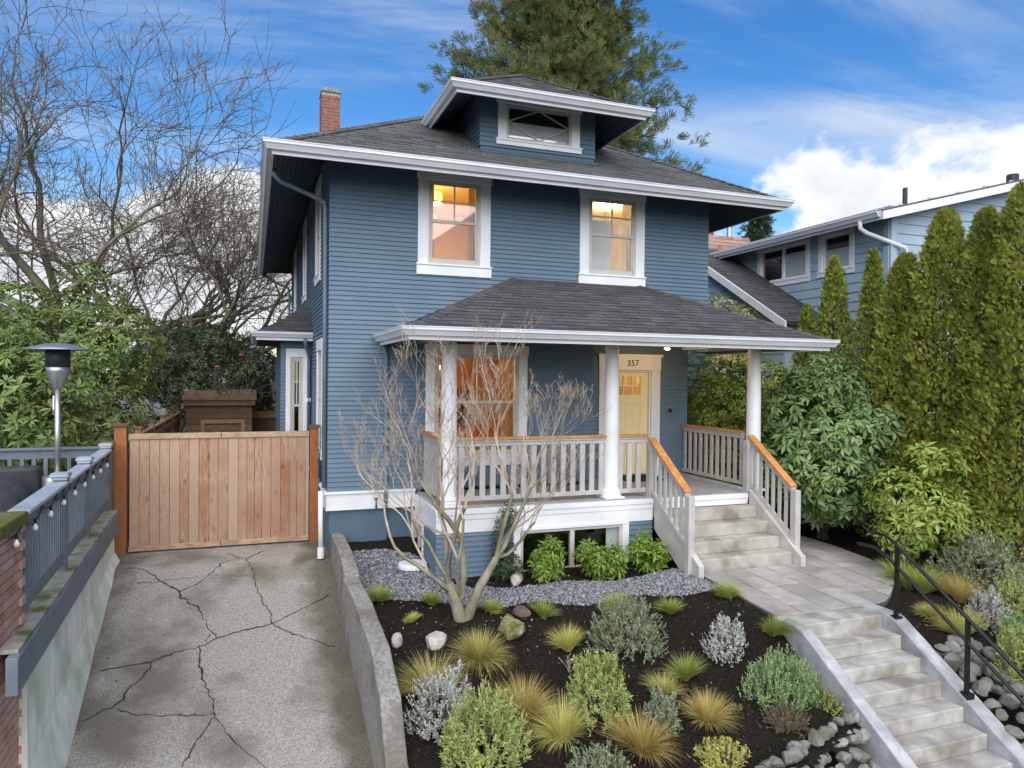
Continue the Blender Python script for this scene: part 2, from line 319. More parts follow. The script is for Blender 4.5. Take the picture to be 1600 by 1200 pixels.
    def build(s, name, mat, parent=None, smooth=False, bevel=0):
        og = org(parent); o = bpy.data.objects.new(name, s.mesh(name, mat, og, smooth)); link(o, parent); ORG[o.name] = og
        if bevel:
            b = o.modifiers.new('bevel', 'BEVEL'); b.width = bevel; b.segments = 2; b.limit_method = 'ANGLE'; b.angle_limit = R_(40)
        return o
def inst(name, me, loc, parent=None, rot=(0,0,0), sc=(1,1,1)):
    o = bpy.data.objects.new(name, me); o.location = Vector(loc)-org(parent); o.rotation_euler = rot; o.scale = sc
    link(o, parent); ORG[o.name] = Vector(loc); return o
def Bx(name, mat, parent, *b, bevel=0): return MB().box(*b).build(name, mat, parent, bevel=bevel)
# maps (along wall u, outward d, height z) to the world
def FW(y0): return lambda u, d, z: (u, y0-d, z)          # wall facing the street
def LW(x0): return lambda u, d, z: (x0-d, u, z)          # wall facing left (-X); u is world y
def RW(x0): return lambda u, d, z: (x0+d, u, z)
def holes_wall(mb, u0, u1, z0, z1, holes, th=.14):
    us = sorted({u0,u1,*[h[0] for h in holes],*[h[1] for h in holes]}); zs = sorted({z0,z1,*[h[2] for h in holes],*[h[3] for h in holes]})
    for a, b in zip(us, us[1:]):
        for c, d in zip(zs, zs[1:]):
            if a < u0-1e-6 or b > u1+1e-6 or c < z0-1e-6 or d > z1+1e-6: continue
            m, k = (a+b)/2, (c+d)/2
            if any(h[0] < m < h[1] and h[2] < k < h[3] for h in holes): continue
            mb.box(a, b, -th, 0, c, d)
def clap(fn, wall, u0, u1, z0, z1, holes=(), e=.0748, t=.026, mat=None, ends=None, join=False):
    """lap siding: one board object per course"""
    z = z0; jm = MB(fn)
    while z < z1-.01:
        a, b = ends(z) if ends else (u0, u1)
        segs = [(a, b)] if b > a else []
        zt = min(z+e, z1)
        for h in holes:
            if zt > h[2]+.01 and z < h[3]-.01:
                ns = []
                for p, q in segs:
                    if h[0] > p: ns.append((p, min(q, h[0])))
                    if h[1] < q: ns.append((max(p, h[1]), q))
                segs = [(p, q) for p, q in ns if q-p > .02]
        if segs:
            jj = random.uniform(-.0015,.0015)
            for p, q in segs:
                if join: mb_prism(jm, p, q, z, zt, t+jj); continue
                mb = MB(fn); mb_prism(mb, p, q, z, zt, t+jj); mb.build('siding_board', mat or siding, wall)
        z += e
    if join: jm.build('siding_field', mat or siding, wall)['kind'] = 'stuff'
def mb_prism(mb, p, q, z, zt, t):
    i = mb.P((p,.002,z),(p,t,z),(p,t*.3,zt),(p,.002,zt),(q,.002,z),(q,t,z),(q,t*.3,zt),(q,.002,zt))
    for k in ((0,1,2,3),(7,6,5,4),(0,4,5,1),(1,5,6,2),(2,6,7,3),(3,7,4,0)): mb.f.append(tuple(i+j for j in k))
def window(parent, fn, u0, u1, z0, z1, cas=.155, head=.2, sill=.16, style='double', gl=None, lug=.02, meet=.5, mh=True, sashm=None, out=.035):
    """cased window on a wall map: u0..u1, z0..z1 is the opening (sash)"""
    mb = MB(fn); gl = gl or glass
    mb.box(u0-cas, u0, 0, out, z0, z1); mb.box(u1, u1+cas, 0, out, z0, z1)
    mb.box(u0-cas-lug, u1+cas+lug, 0, out+.006, z1, z1+head)
    mb.box(u0-cas-lug, u1+cas+lug, 0, out+.012, z0-sill, z0-.03); mb.box(u0-cas-lug-.01, u1+cas+lug+.01, 0, out+.03, z0-.03, z0)
    w_ = mb.build('window', white, parent, bevel=.004)
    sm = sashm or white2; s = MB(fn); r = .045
    s.box(u0, u0+r, -.07, .012, z0, z1); s.box(u1-r, u1, -.07, .012, z0, z1); s.box(u0+r, u1-r, -.07, .012, z1-r, z1); s.box(u0+r, u1-r, -.07, .012, z0, z0+r)
    s.build('frame', sm, w_)
    a, b = u0+r, u1-r; um = (a+b)/2
    if style == 'double':
        zm = z0+(z1-z0)*meet
        s = MB(fn); s.box(a, b, -.055, .004, zm-.022, zm+.022); s.build('meeting_rail', sm, w_)
        s = MB(fn); s.box(a, a+.03, -.05, -.01, z0+r, zm-.022); s.box(b-.03, b, -.05, -.01, z0+r, zm-.022); s.box(a+.03, b-.03, -.05, -.01, z0+r, z0+r+.05); s.build('sash', sm, w_)
        s = MB(fn); s.box(a, a+.03, -.03, .002, zm+.022, z1-r); s.box(b-.03, b, -.03, .002, zm+.022, z1-r); s.box(a+.03, b-.03, -.03, .002, z1-r-.03, z1-r); s.build('sash', sm, w_)
        MB(fn).box(a+.03, b-.03, -.034, -.030, z0+r+.05, zm-.022).build('pane', gl, w_)
        us = [a+.03, um, b-.03]; zq = [zm+.022, (zm+z1-r)/2+.02, z1-r-.03] if mh else [zm+.022, z1-r-.03]
        for i in range(2):
            for k in range(len(zq)-1):
                MB(fn).box(us[i]+(.008 if i else 0), us[i+1]-(0 if i else .008), -.018, -.014, zq[k], zq[k+1]).build('pane', gl, w_)
        MB(fn).box(um-.011, um+.011, -.024, -.004, zm+.022, z1-r-.03).build('muntin', sm, w_)
        if mh: s = MB(fn); s.box(a+.03, um-.011, -.024, -.004, zq[1]-.011, zq[1]+.011); s.box(um+.011, b-.03, -.024, -.004, zq[1]-.011, zq[1]+.011); s.build('muntin', sm, w_)
    elif style == 'slider':
        MB(fn).box(um-.035, um+.035, -.05, .006, z0+r, z1-r).build('mullion', sm, w_)
        MB(fn).box(a, um-.035, -.03, -.026, z0+r, z1-r).build('pane', gl, w_); MB(fn).box(um+.035, b, -.03, -.026, z0+r, z1-r).build('pane', gl, w_)
    elif style == 'diamond':
        MB(fn).box(a, b, -.03, -.026, z0+r, z1-r).build('pane', gl, w_)
        zm = (z0+z1)/2; ca, cb = z0+r, z1-r; um2 = um
        for (p, q) in (((a,zm+.02),(um,cb)),((um,cb),(b,zm+.02)),((b,zm+.02),(um,ca)),((um,ca),(a,zm+.02))):
            mb = MB(fn); d = Vector((q[0]-p[0], q[1]-p[1])).normalized(); n = Vector((-d.y, d.x))*.009
            i = mb.P(*[(x+sx*n.x, dd, z+sx*n.y) for (x, z) in (p, q) for sx in (-1,1) for dd in (-.02,-.006)])
            for k in ((0,1,3,2),(4,6,7,5),(0,4,5,1),(2,3,7,6),(1,5,7,3),(0,2,6,4)): mb.f.append(tuple(i+j for j in k))
            mb.build('muntin', sm, w_)
    else:
        MB(fn).box(a, b, -.03, -.026, z0+r, z1-r).build('pane', gl, w_)
    return w_
def room(parent, x0, x1, y0, y1, z0, z1, mat, open_='front'):
    mb = MB(); A = (x0,y0,z0),(x1,y0,z0),(x1,y1,z0),(x0,y1,z0); B = [(p[0],p[1],z1) for p in A]
    mb.face(*A); mb.face(*B); sides = ['front','right','back','left']
    for k in range(4):
        if sides[k] != open_: mb.face(A[k], A[(k+1)%4], B[(k+1)%4], B[k])
    return mb.build('room', mat, parent)
def lamp(name, loc, power, col=(1,.72,.38), r=.08):
    l = bpy.data.lights.new(name, 'POINT'); l.energy = power; l.color = col; l.shadow_soft_size = r
    o = bpy.data.objects.new(name, l); o.location = loc; link(o); return o
# numpy scatter of one small template over many places
LEAF = np.array([[0,0,0],[-.5,.5,.10],[.5,.5,.10],[0,1,-.05],[0,.5,0]]); LEAFT = np.array([[0,4,1],[1,4,3],[0,2,4],[4,2,3]])
NARROW = np.array([[-.5,0,0],[.5,0,0],[.55,.5,.04],[-.55,.5,.04],[0,1,0]]); NARROWT = np.array([[0,1,2],[0,2,3],[3,2,4]])
FAN = np.array([[0,0,0],[-.42,.45,.06],[-.50,.80,0],[-.18,.62,.03],[-.05,1.0,-.04],[.12,.62,.03],[.46,.86,0],[.40,.42,.06]]); FANT = np.array([[0,1,2],[0,2,3],[0,3,4],[0,4,5],[0,5,6],[0,6,7]])
STAR = np.array([[0,0,0],[-.07,.55,.25],[0,1,.1],[.3,.75,-.1],[.12,.3,.1],[.62,.45,.2],[-.55,.5,-.15],[-.15,.28,0],[.05,.6,-.4],[.2,.9,-.35]]); START = np.array([[0,1,2],[0,2,4],[4,3,0],[0,4,5],[0,6,7],[0,7,1],[0,8,9]])
NEED = np.array([[0,0,0]]+[[.9*math.cos(k*2.4)*(.35+.1*(k%3)),.75+.1*(k%4),.9*math.sin(k*2.4)*(.35+.1*(k%3))] for k in range(9)]+[[.9*math.cos(k*2.4+.25)*(.30+.1*(k%3)),.62+.1*(k%4),.9*math.sin(k*2.4+.25)*(.30+.1*(k%3))] for k in range(9)]); NEEDT = np.array([[0,1+k,10+k] for k in range(9)])
PLUME = np.array([[0,0,0],[-.20,.30,.05],[-.34,.62,.02],[-.10,.50,0],[-.14,.88,-.03],[.02,.70,.02],[.10,1.0,-.05],[.14,.60,.03],[.36,.72,0],[.20,.30,.05]]); PLUMET = np.array([[0,1,2],[0,2,3],[0,3,4],[0,4,5],[0,5,6],[0,6,7],[0,7,8],[0,8,9]])
def unit(a): return a/np.maximum(np.linalg.norm(a, axis=-1, keepdims=True), 1e-9)
def scatter_mesh(name, T, TT, pos, ax, nr, length, width, mat):
    ax = unit(ax); x = unit(np.cross(ax, nr)); z = np.cross(x, ax); n = len(pos); k = len(T)
    L = np.broadcast_to(length, (n,))[:,None,None]; W = np.broadcast_to(width, (n,))[:,None,None]
    V = pos[:,None,:] + T[None,:,0:1]*W*x[:,None,:] + T[None,:,1:2]*L*ax[:,None,:] + T[None,:,2:3]*L*z[:,None,:]
    Fc = (TT[None,:,:] + (np.arange(n)*k)[:,None,None]).reshape(-1,3)
    V = V.reshape(-1,3); me = bpy.data.meshes.new(name)
    me.vertices.add(len(V)); me.vertices.foreach_set('co', V.astype(np.float32).ravel())
    me.loops.add(Fc.size); me.loops.foreach_set('vertex_index', Fc.astype(np.int32).ravel())
    me.polygons.add(len(Fc)); me.polygons.foreach_set('loop_start', np.arange(0, Fc.size, 3, dtype=np.int32)); me.polygons.foreach_set('loop_total', np.full(len(Fc), 3, dtype=np.int32))
    me.update(calc_edges=True); me.materials.append(mat); return me
def put(name, me, parent=None, off=None):
    """mesh already in local coordinates of the parent thing"""
    o = bpy.data.objects.new(name, me); link(o, parent); ORG[o.name] = org(parent); return o

# ================================================================== the blue house
random.seed(3)
H = thing('house', 'blue two storey house with white trim, hipped shingle roof and columned front porch', 'house', (1.11,0,0))
XL, XR, YB = 1.11, 8.03, 11.7
WTOP = 6.46
SL = .59                                      # main roof pitch (rise per run)
# ---- walls
w1 = (2.655,3.535,4.66,6.02); w2 = (5.535,6.475,4.66,6.02); pw = (2.78,4.25,1.5,3.2)
def trimhole(w, c=.13, s=.12, h=.15): return (w[0]-c, w[1]+c, w[2]-s, w[3]+h)
mb = MB(FW(0)); holes_wall(mb, XL, XR, 3.44, WTOP, [w1, w2]); holes_wall(mb, XL, 5.67, .98, 3.44, [pw])
front = mb.build('wall', bluewall, H)
clap(FW(0), front, XL, XR, 1.012, WTOP, [trimhole(w1), trimhole(w2), trimhole(pw)], ends=lambda z: (XL-.018, XR if z > 3.42 else 5.67))
# recessed wall round the door
dr = (6.28,7.215,.95,2.98)
mb = MB(FW(.63)); holes_wall(mb, 5.4, XR, .93, 3.44, [dr]); rec = mb.build('wall', bluewall, H)
clap(FW(.63), rec, 5.67, XR, .97, 3.42, [(dr[0]-.2, dr[1]+.2, .9, 3.22)])
# left side wall
sw = [(1.62,2.38,4.62,6.12),(5.22,5.94,4.62,6.12),(9.2,9.85,4.7,6.12)]; sd_ = (1.12,1.92,1.55,3.25)
mb = MB(LW(XL)); holes_wall(mb, .0, YB, .98, WTOP, sw+[sd_]); left = mb.build('wall', bluewall, H)
clap(LW(XL), left, .001, YB, 1.012, WTOP, [trimhole(q) for q in sw]+[trimhole(sd_), (3.40,6.9,.9,3.62)], join=True)
mb = MB(); mb.box(XR-.14, XR, .78, YB, -.3, 3.44); mb.box(XR-.14, XR, .14, YB, 3.44, WTOP); mb.box(XL+.14, XR-.14, YB-.14, YB, -.3, WTOP); mb.box(5.53, 5.67, .001, .63, .93, 3.44)
mb.build('wall', bluewall, H)
mb = MB(); mb.box(XL+.16, XR-.16, .78, YB-.16, 3.50, 3.6); mb.build('floor', bluewall, H)
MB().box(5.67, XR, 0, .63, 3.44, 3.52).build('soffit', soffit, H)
# foundation and water table
mb = MB(); mb.box(XL+.01, 2.02, .02, .5, -.4, .82); mb.box(2.02, 2.47, .09, .5, -.4, .82); mb.box(XL+.01, XL+.3, .5, YB, -.4, .96); mb.build('foundation', bluewall, H)
mb = MB(); mb.box(XL-.045, 2.47, -.045, .0, .715, .97); mb.box(XL-.045, XL, 0, 3.3, .715, .97)
mb.box(XL-.075, 2.468, -.075, .0, .971, 1.01); mb.box(XL-.075, XL, 0, 3.3, .971, 1.01); mb.build('water_table', white, H, bevel=.004)
# ---- upper windows
window(H, FW(0), *w1, cas=.175, head=.34, sill=.185, gl=glassw, meet=.515); window(H, FW(0), *w2, cas=.175, head=.34, sill=.185, gl=glassw, meet=.515)
for q in sw: window(H, LW(XL), *q, cas=.13, head=.2, sill=.14, gl=glassd, mh=False)
window(H, LW(XL), *sd_, cas=.13, head=.2, sill=.16, gl=glass)
window(H, FW(0), *pw, cas=.15, head=.16, sill=.16, gl=glassp, style='double', meet=.53, mh=False)
# ---- rooms seen through the lit windows, with their lamps
room(H, 2.0, 4.4, .14, 3.4, 3.75, 6.24, roomw); room(H, 5.1, 7.6, .14, 3.2, 3.75, 6.22, roomc); room(H, 1.95, 5.4, .16, 4.2, .96, 3.42, roomo)
for q in sw: room(H, XL+.14, XL+1.2, q[0]-.3, q[1]+.3, q[2]-.3, 6.3, dark, 'left')
room(H, XL+.14, XL+.8, sd_[0]-.2, sd_[1]+.2, 1.3, 3.4, roomc, 'left')
MB().box(6.18, 6.28, .55, .58, 3.77, 5.75).box(5.34, 6.18, .555, .575, 3.77, 5.75).build('interior_door', white, H)
def curtain(u0, u1, y, z0, z1, mat):
    mb = MB(); n = max(8, int((u1-u0)/.02)); 
    for k in range(n+1): u = u0+(u1-u0)*k/n; yy = y+.022*math.sin(k*1.25)+.008*math.sin(k*2.9); mb.v += [(u,yy,z0),(u,yy,z1)]
    for k in range(n): mb.f.append((2*k,2*k+2,2*k+3,2*k+1))
    mb.build('curtain', mat, H, smooth=True)
cu1 = pmat('amber_curtain', (.42,.25,.09), (.52,.33,.14), .9, 4, trans=.3); cu2 = pmat('cream_curtain', (.66,.56,.40), (.74,.64,.48), .9, 4, trans=.3)
curtain(2.50,2.82,.30,4.2,6.05,cu1); curtain(3.42,3.70,.30,4.2,6.05,cu1); curtain(6.36,6.62,.28,4.2,6.05,cu2); curtain(2.6,2.95,.32,1.2,3.2,cu1); curtain(4.05,4.4,.32,1.2,3.2,cu1)
mb = MB(); mb.box(2.75,3.35,3.33,3.37,4.95,5.45); mb.build('picture', dark, H); MB().box(2.79,3.31,3.32,3.33,4.99,5.41).build('picture', roomo, H)
MB().box(2.2,2.8,2.9,3.35,3.77,5.35).build('wardrobe', oldw, H); MB().box(3.3,3.9,2.1,2.6,3.77,4.45).build('bedside_table', oldw, H)
MB().box(2.3,2.7,3.8,4.1,.98,2.6).box(3.4,4.6,4.12,4.16,1.7,2.5).build('bookcase', oldw, H)
pl = thing('pendant_lamp', 'glowing amber drum pendant lamp inside the upper left window', 'lamp', (2.92,1.0,6.24))
MB().tube([(2.92,1.0,6.24),(2.92,1.0,6.05)], .008, 6).build('cord', blackm, pl)
MB().lathe([(.20,0),(.21,-.01),(.21,-.17),(.20,-.175),(.19,-.17),(.19,-.005)], (2.92,1.0,6.06), 28).build('shade', emat('drum_shade_glow', (1,.62,.12), 1.3), pl, smooth=False)
MB().lathe([(.0,0),(.188,0),(.188,-.012),(.0,-.012)], (2.92,1.0,5.90), 28).build('diffuser', emat('diffuser_glow', (1,.86,.5), 2.2), pl)
lamp('pendant_light', (3.0,1.2,5.70), 11, (1,.68,.30))
tl = thing('table_lamp', 'glowing table lamp behind the lower pane of the upper left window', 'lamp', (3.5,2.3,4.45))
MB().lathe([(.09,0),(.09,.02),(.02,.04),(.03,.1),(.015,.16)], (3.5,2.3,4.45)).build('base', oldw, tl, smooth=True)
MB().lathe([(.26,0),(.17,.30),(.165,.30),(.255,0)], (3.5,2.3,4.50)).build('shade', emat('lampshade_glow', (1,.62,.16), 1.5), tl)
lamp('table_lamp_light', (3.5,2.25,4.95), 6, (1,.62,.22))
cl = thing('ceiling_lamp', 'round glowing ceiling lamp inside the upper right window', 'lamp', (6.75,1.0,6.22))
MB().lathe([(.15,0),(.15,-.03),(.10,-.07),(.0,-.085)], (6.75,1.0,6.22)).build('diffuser', emat('ceiling_glow', (1,.85,.55), 3), cl, smooth=True)
lamp('ceiling_lamp_light', (6.6,1.2,6.0), 15, (1,.74,.42))
ch = thing('pendant_cluster', 'small glowing hanging glass lamp inside the upper right window', 'lamp', (6.78,1.7,6.22))
mb = MB()
for a in range(3): mb.tube([(6.72+.05*a,1.7,6.22),(6.72+.05*a,1.7,5.75-.06*a)], .004, 5)
mb.build('cord', blackm, ch)
for a in range(3): MB().lathe([(.004,.05),(.028,.02),(.03,0),(.02,-.03),(.002,-.045)], (6.72+.05*a,1.7,5.70-.06*a), 10).build('bulb', MATS['ceiling_glow'], ch, smooth=True)
gl_ = thing('globe_lamp', 'pair of glowing globe lamps seen through the porch window behind the column', 'lamp', (3.15,.9,3.42))
for dx in (-.15,.15):
    MB().lathe([(.003,.10),(.06,.085),(.10,.03),(.10,-.03),(.06,-.085),(.003,-.10)], (3.15+dx,.9,2.98), 16).build('globe', emat('globe_glow', (1,.80,.38), 4) if dx < 0 else MATS['globe_glow'], gl_, smooth=True)
MB().tube([(3.15,.9,3.42),(3.15,.9,3.1)], .01, 6).tube([(3.0,.9,3.08),(3.3,.9,3.08)], .01, 6).build('stem', blackm, gl_)
lamp('globe_lamp_light', (3.4,1.2,2.75), 16, (1,.66,.28))
# ---- roof helpers
def shingle_plane(P0, u, s, n, Lw, Sl, ka, kb, e=.145, wtab=.30, objs=None, bucket=None, th=.015, v0=-.03):
    """rows of tabs; P0 eave start, u along eave, s up slope, n normal; left/right edges close in by ka,kb per metre of slope"""
    P0, u, s, n = Vector(P0), Vector(u).normalized(), Vector(s).normalized(), Vector(n).normalized()
    v = v0; row = 0
    while v < Sl-.03:
        v1 = min(v+e+.02, Sl+.0); a0, b0 = max(v,0)*ka, Lw-max(v,0)*kb; x = -wtab*random.random()
        while x < Lw+.3:
            wd = wtab*random.uniform(.62,1.3); x1 = x+wd-.006
            def cl(q, vv): return min(max(q, max(vv,0)*ka), Lw-max(vv,0)*kb)
            pts = [cl(x,v), cl(x1,v), cl(x1,v1), cl(x,v1)]
            if (pts[1]-pts[0]) > .01 or (pts[2]-pts[3]) > .01:
                lift = th*random.uniform(.8,1.5); dv = random.uniform(-.004,.004)
                A = [P0+u*pts[0]+s*(v+dv)+n*lift, P0+u*pts[1]+s*(v+dv)+n*lift, P0+u*pts[2]+s*v1+n*.002, P0+u*pts[3]+s*v1+n*.002]
                B = [p-n*(lift-.001) for p in A[:2]]
                full = abs((pts[1]-pts[0])-(x1-x)) < 1e-6 and abs((pts[2]-pts[3])-(x1-x)) < 1e-6
                if objs is not None and full: objs.append((A, B))
                else:
                    i = bucket.P(*A, *B); bucket.f += [(i,i+1,i+2,i+3),(i+4,i+5,i+1,i),(i+4,i,i+3),(i+5,i+2,i+1)]
            x += wd
        v += e; row += 1
def hip_caps(mb, a, b, e=.16, wd=.14):
    a, b = Vector(a), Vector(b); d = (b-a); Ln = d.length; d.normalize(); r = d.cross(Vector((0,0,1))).normalized(); up = r.cross(d)
    t = 0
    while t < Ln-.04:
        p, q = a+d*t, a+d*min(t+e+.02, Ln); h0, h1 = .030, .016
        i = mb.P(*[tuple(x) for x in (p+up*h0, p+r*wd-up*(.05-h0), p-r*wd-up*(.05-h0), q+up*h1, q+r*wd-up*(.05-h1), q-r*wd-up*(.05-h1))])
        mb.f += [(i,i+1,i+4,i+3),(i,i+3,i+5,i+2),(i+1,i,i+2)]
        t += e
GUT = [(-.002,-.005),(-.002,-.125),(.065,-.125),(.075,-.105),(.10,-.065),(.118,-.05),(.118,-.012),(.126,-.012),(.126,0),(.110,0),(.110,-.04),(.09,-.055),(.066,-.09),(.06,-.115),(.004,-.115),(.004,-.005)]
def soffit_boards(mb, P0, u, s, n, Lw, run, ka, kb, e=.09):
    P0, u, s, n = Vector(P0), Vector(u).normalized(), Vector(s).normalized(), Vector(n).normalized(); v = 0
    while v < run:
        v1 = min(v+e-.008, run); pts = [P0+u*(v*ka)+s*v, P0+u*(Lw-v*kb)+s*v, P0+u*(Lw-v1*kb)+s*v1, P0+u*(v1*ka)+s*v1]
        i = mb.P(*pts, *[p+n*.012 for p in pts]); mb.f += [(i,i+1,i+2,i+3),(i+4,i+5,i+6,i+7),(i,i+4,i+5,i+1),(i+2,i+6,i+7,i+3)]
        v += e
# ---- main roof: eaves rectangle
EX0, EX1, EY0, EY1, EZ = .22, 9.0, -.93, 12.6, 6.06
hw = (EX1-EX0)/2; RZ = EZ+hw*SL; XC = (EX0+EX1)/2
cosm = 1/math.sqrt(1+SL*SL); sinm = SL*cosm
fA, fB = (XC, EY0+hw, RZ), (XC, EY1-hw, RZ)
c00, c10, c11, c01 = (EX0,EY0,EZ), (EX1,EY0,EZ), (EX1,EY1,EZ), (EX0,EY1,EZ)
def dz(p, d): return (p[0], p[1], p[2]+d)
mb = MB(); d0 = -.02
mb.face(dz(c00,d0), dz(c10,d0), dz(fA,d0)); mb.face(dz(c10,d0), dz(c11,d0), dz(fB,d0), dz(fA,d0)); mb.face(dz(c11,d0), dz(c01,d0), dz(fB,d0)); mb.face(dz(c01,d0), dz(c00,d0), dz(fA,d0), dz(fB,d0))
roof = mb.build('roof', shing, H)
bk = MB(); Sl = hw/cosm
shingle_plane(c00, (1,0,0), (0,cosm,sinm), (0,-sinm,cosm), EX1-EX0, Sl, cosm, cosm, bucket=bk)
shingle_plane(c01, (0,-1,0), (cosm,0,sinm), (-sinm,0,cosm), EY1-EY0, Sl, cosm, cosm, bucket=bk)
shingle_plane(c10, (0,1,0), (-cosm,0,sinm), (sinm,0,cosm), EY1-EY0, Sl, cosm, cosm, bucket=bk)
stuff(bk.build('shingle_field', shing, roof))
mb = MB(); hip_caps(mb, c00, fA); hip_caps(mb, c10, fA); hip_caps(mb, fA, fB); stuff(mb.build('hip_cap', shing, roof))
FZ = EZ-.165
mb = MB(); q0 = FZ+.005; ru = .98/cosm
for P0, u, s, n, Lw in ((dz((EX0+.02,EY0+.02,0),q0), (1,0,0), (0,cosm,sinm), (0,-sinm,cosm), EX1-EX0-.04), (dz((EX0+.02,EY1,0),q0), (0,-1,0), (cosm,0,sinm), (-sinm,0,cosm), EY1-EY0-.02), (dz((EX1-.02,EY0+.02,0),q0), (0,1,0), (-cosm,0,sinm), (sinm,0,cosm), EY1-EY0-.02)):
    soffit_boards(mb, P0, u, s, n, Lw, ru, cosm, cosm)
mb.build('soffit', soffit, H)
mb = MB().sweep([(EX0,EY1,EZ),(EX0,EY0,EZ),(EX1,EY0,EZ),(EX1,EY1,EZ)], [(.0,-.02),(.0,-.175),(-.025,-.175),(-.025,-.02)])
fas = mb.build('fascia', white, H)
mb = MB().sweep([(EX0,EY1,EZ+.005),(EX0,EY0,EZ+.005),(EX1,EY0,EZ+.005),(EX1,EY1,EZ+.005)], GUT); mb.build('gutter', gutm, H)
# ---- dormer
DX0, DX1, DY0, DZ = 2.90, 6.22, -.75, 7.36; dh = (DX1-DX0)/2; DXC = (DX0+DX1)/2; DRZ = DZ+dh*.6; cd_ = 1/math.sqrt(1+.36); sd2 = .6*cd_
def ymain(z): return EY0+(z-EZ)/SL
pk = (DXC, DY0+dh, DRZ); rb = (DXC, ymain(DRZ)+.05, DRZ); e0, e1 = (DX0,DY0,DZ), (DX1,DY0,DZ); b0, b1 = (DX0,ymain(DZ)+.05,DZ), (DX1,ymain(DZ)+.05,DZ)
mb = MB(); d0 = -.02; mb.face(dz(e0,d0),dz(e1,d0),dz(pk,d0)); mb.face(dz(e1,d0),dz(b1,d0),dz(rb,d0),dz(pk,d0)); mb.face(dz(b0,d0),dz(e0,d0),dz(pk,d0),dz(rb,d0))
droof = mb.build('dormer_roof', shing, H)
bk = MB(); shingle_plane(e0, (1,0,0), (0,cd_,sd2), (0,-sd2,cd_), DX1-DX0, dh/cd_, cd_, cd_, bucket=bk)
Ld = b0[1]-e0[1]
shingle_plane(b0, (0,-1,0), (cd_,0,sd2), (-sd2,0,cd_), Ld, dh/cd_, -cd_*.98, cd_, bucket=bk)
shingle_plane(e1, (0,1,0), (-cd_,0,sd2), (sd2,0,cd_), Ld, dh/cd_, cd_, -cd_*.98, bucket=bk)
stuff(bk.build('shingle_field', shing, droof)); mb = MB(); hip_caps(mb, e0, pk); hip_caps(mb, e1, pk); hip_caps(mb, pk, rb); stuff(mb.build('hip_cap', shing, droof))
mb = MB(); q0 = DZ-.15
soffit_boards(mb, (DX0+.02,DY0+.02,q0), (1,0,0), (0,cd_,sd2), (0,-sd2,cd_), DX1-DX0-.04, .80/cd_, cd_, cd_)
soffit_boards(mb, (DX0+.02,b0[1],q0), (0,-1,0), (cd_,0,sd2), (-sd2,0,cd_), Ld-.02, .72/cd_, 0, cd_)
soffit_boards(mb, (DX1-.02,DY0+.02,q0), (0,1,0), (-cd_,0,sd2), (sd2,0,cd_), Ld-.02, .72/cd_, cd_, 0)
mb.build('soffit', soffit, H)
pth = [(DX0,b0[1]-.02,DZ),(DX0,DY0,DZ),(DX1,DY0,DZ),(DX1,b1[1]-.02,DZ)]
MB().sweep(pth, [(.0,-.02),(.0,-.16),(-.025,-.16),(-.025,-.02)]).build('fascia', white, H); MB().sweep([dz(p,.005) for p in pth], [(o*.95,z*.9) for o, z in GUT]).build('gutter', gutm, H)
wX0, wX1 = 3.53, 5.62; dw = (3.98,5.18,6.83,7.43)
mb = MB(FW(0)); holes_wall(mb, wX0, wX1, 6.3, 7.78, [dw]); dwall = mb.build('dormer_wall', bluewall, H)
clap(FW(0), dwall, wX0-.018, wX1+.018, 6.68, 7.75, [trimhole(dw, .13, .06, .12)], e=.078)
mb = MB(); mb.box(wX0, wX0+.1, .14, 2.4, 6.3, 7.7); mb.box(wX1-.1, wX1, .14, 2.4, 6.3, 7.7); dsd = mb.build('dormer_wall', bluewall, H)
clap(LW(wX0), dsd, .0, 1.8, 6.68, 7.70, e=.078, ends=lambda z: (.001, max(.05, ymain(z)+.15)), join=True)
window(H, FW(0), *dw, cas=.155, head=.22, sill=.10, style='diamond', gl=glassd, lug=.03)
room(H, 3.8, 5.4, .14, 1.4, 6.7, 7.6, dark)
MB().box(3.98, 5.18, .06, .07, 6.83, 7.16).build('blind', blind, H)
mb = MB(); mb.prism([(wX0-.03,-.02,6.62),(wX0-.03,-.16,6.545),(wX0-.03,-.16,6.535),(wX0-.03,-.02,6.60)], (wX1-wX0+.06,0,0)); mb.build('flashing', bluewall, H)
# ---- chimney with brick courses
chm = MB().prism([(1.31,4.02,6.5),(1.68,4.02,6.5),(1.68,4.47,6.5),(1.31,4.47,6.5)], (0,0,2.26)).build('chimney', mortar, H)
bmes = {wd: MB().box(-wd/2+.005,wd/2-.005,-.045,.045,-.030,.030).mesh('brick', roofbrick) for wd in (.19,.095,.23,.115)}
z = 6.83; k = 0
while z < 8.70:
    rows = ((.19,.19),(.095,.19,.095))[k%2]; x = 1.305
    for wd in rows: inst('brick', bmes[wd], (x+wd/2, 4.055, z), chm); x += wd
    rows = ((.115,.23,.115),(.23,.23))[k%2]; y = 4.015
    for wd in rows: inst('brick', bmes[wd], (1.345, y+wd/2, z), chm, (0,0,R_(90))); y += wd
    z += .067; k += 1
MB().prism([(1.29,3.99,8.74),(1.70,3.99,8.74),(1.70,4.50,8.74),(1.29,4.50,8.74)], (0,0,.045)).box(1.345,1.645,4.05,4.44,8.79,8.85).build('chimney_cap', conc, H, bevel=.01)
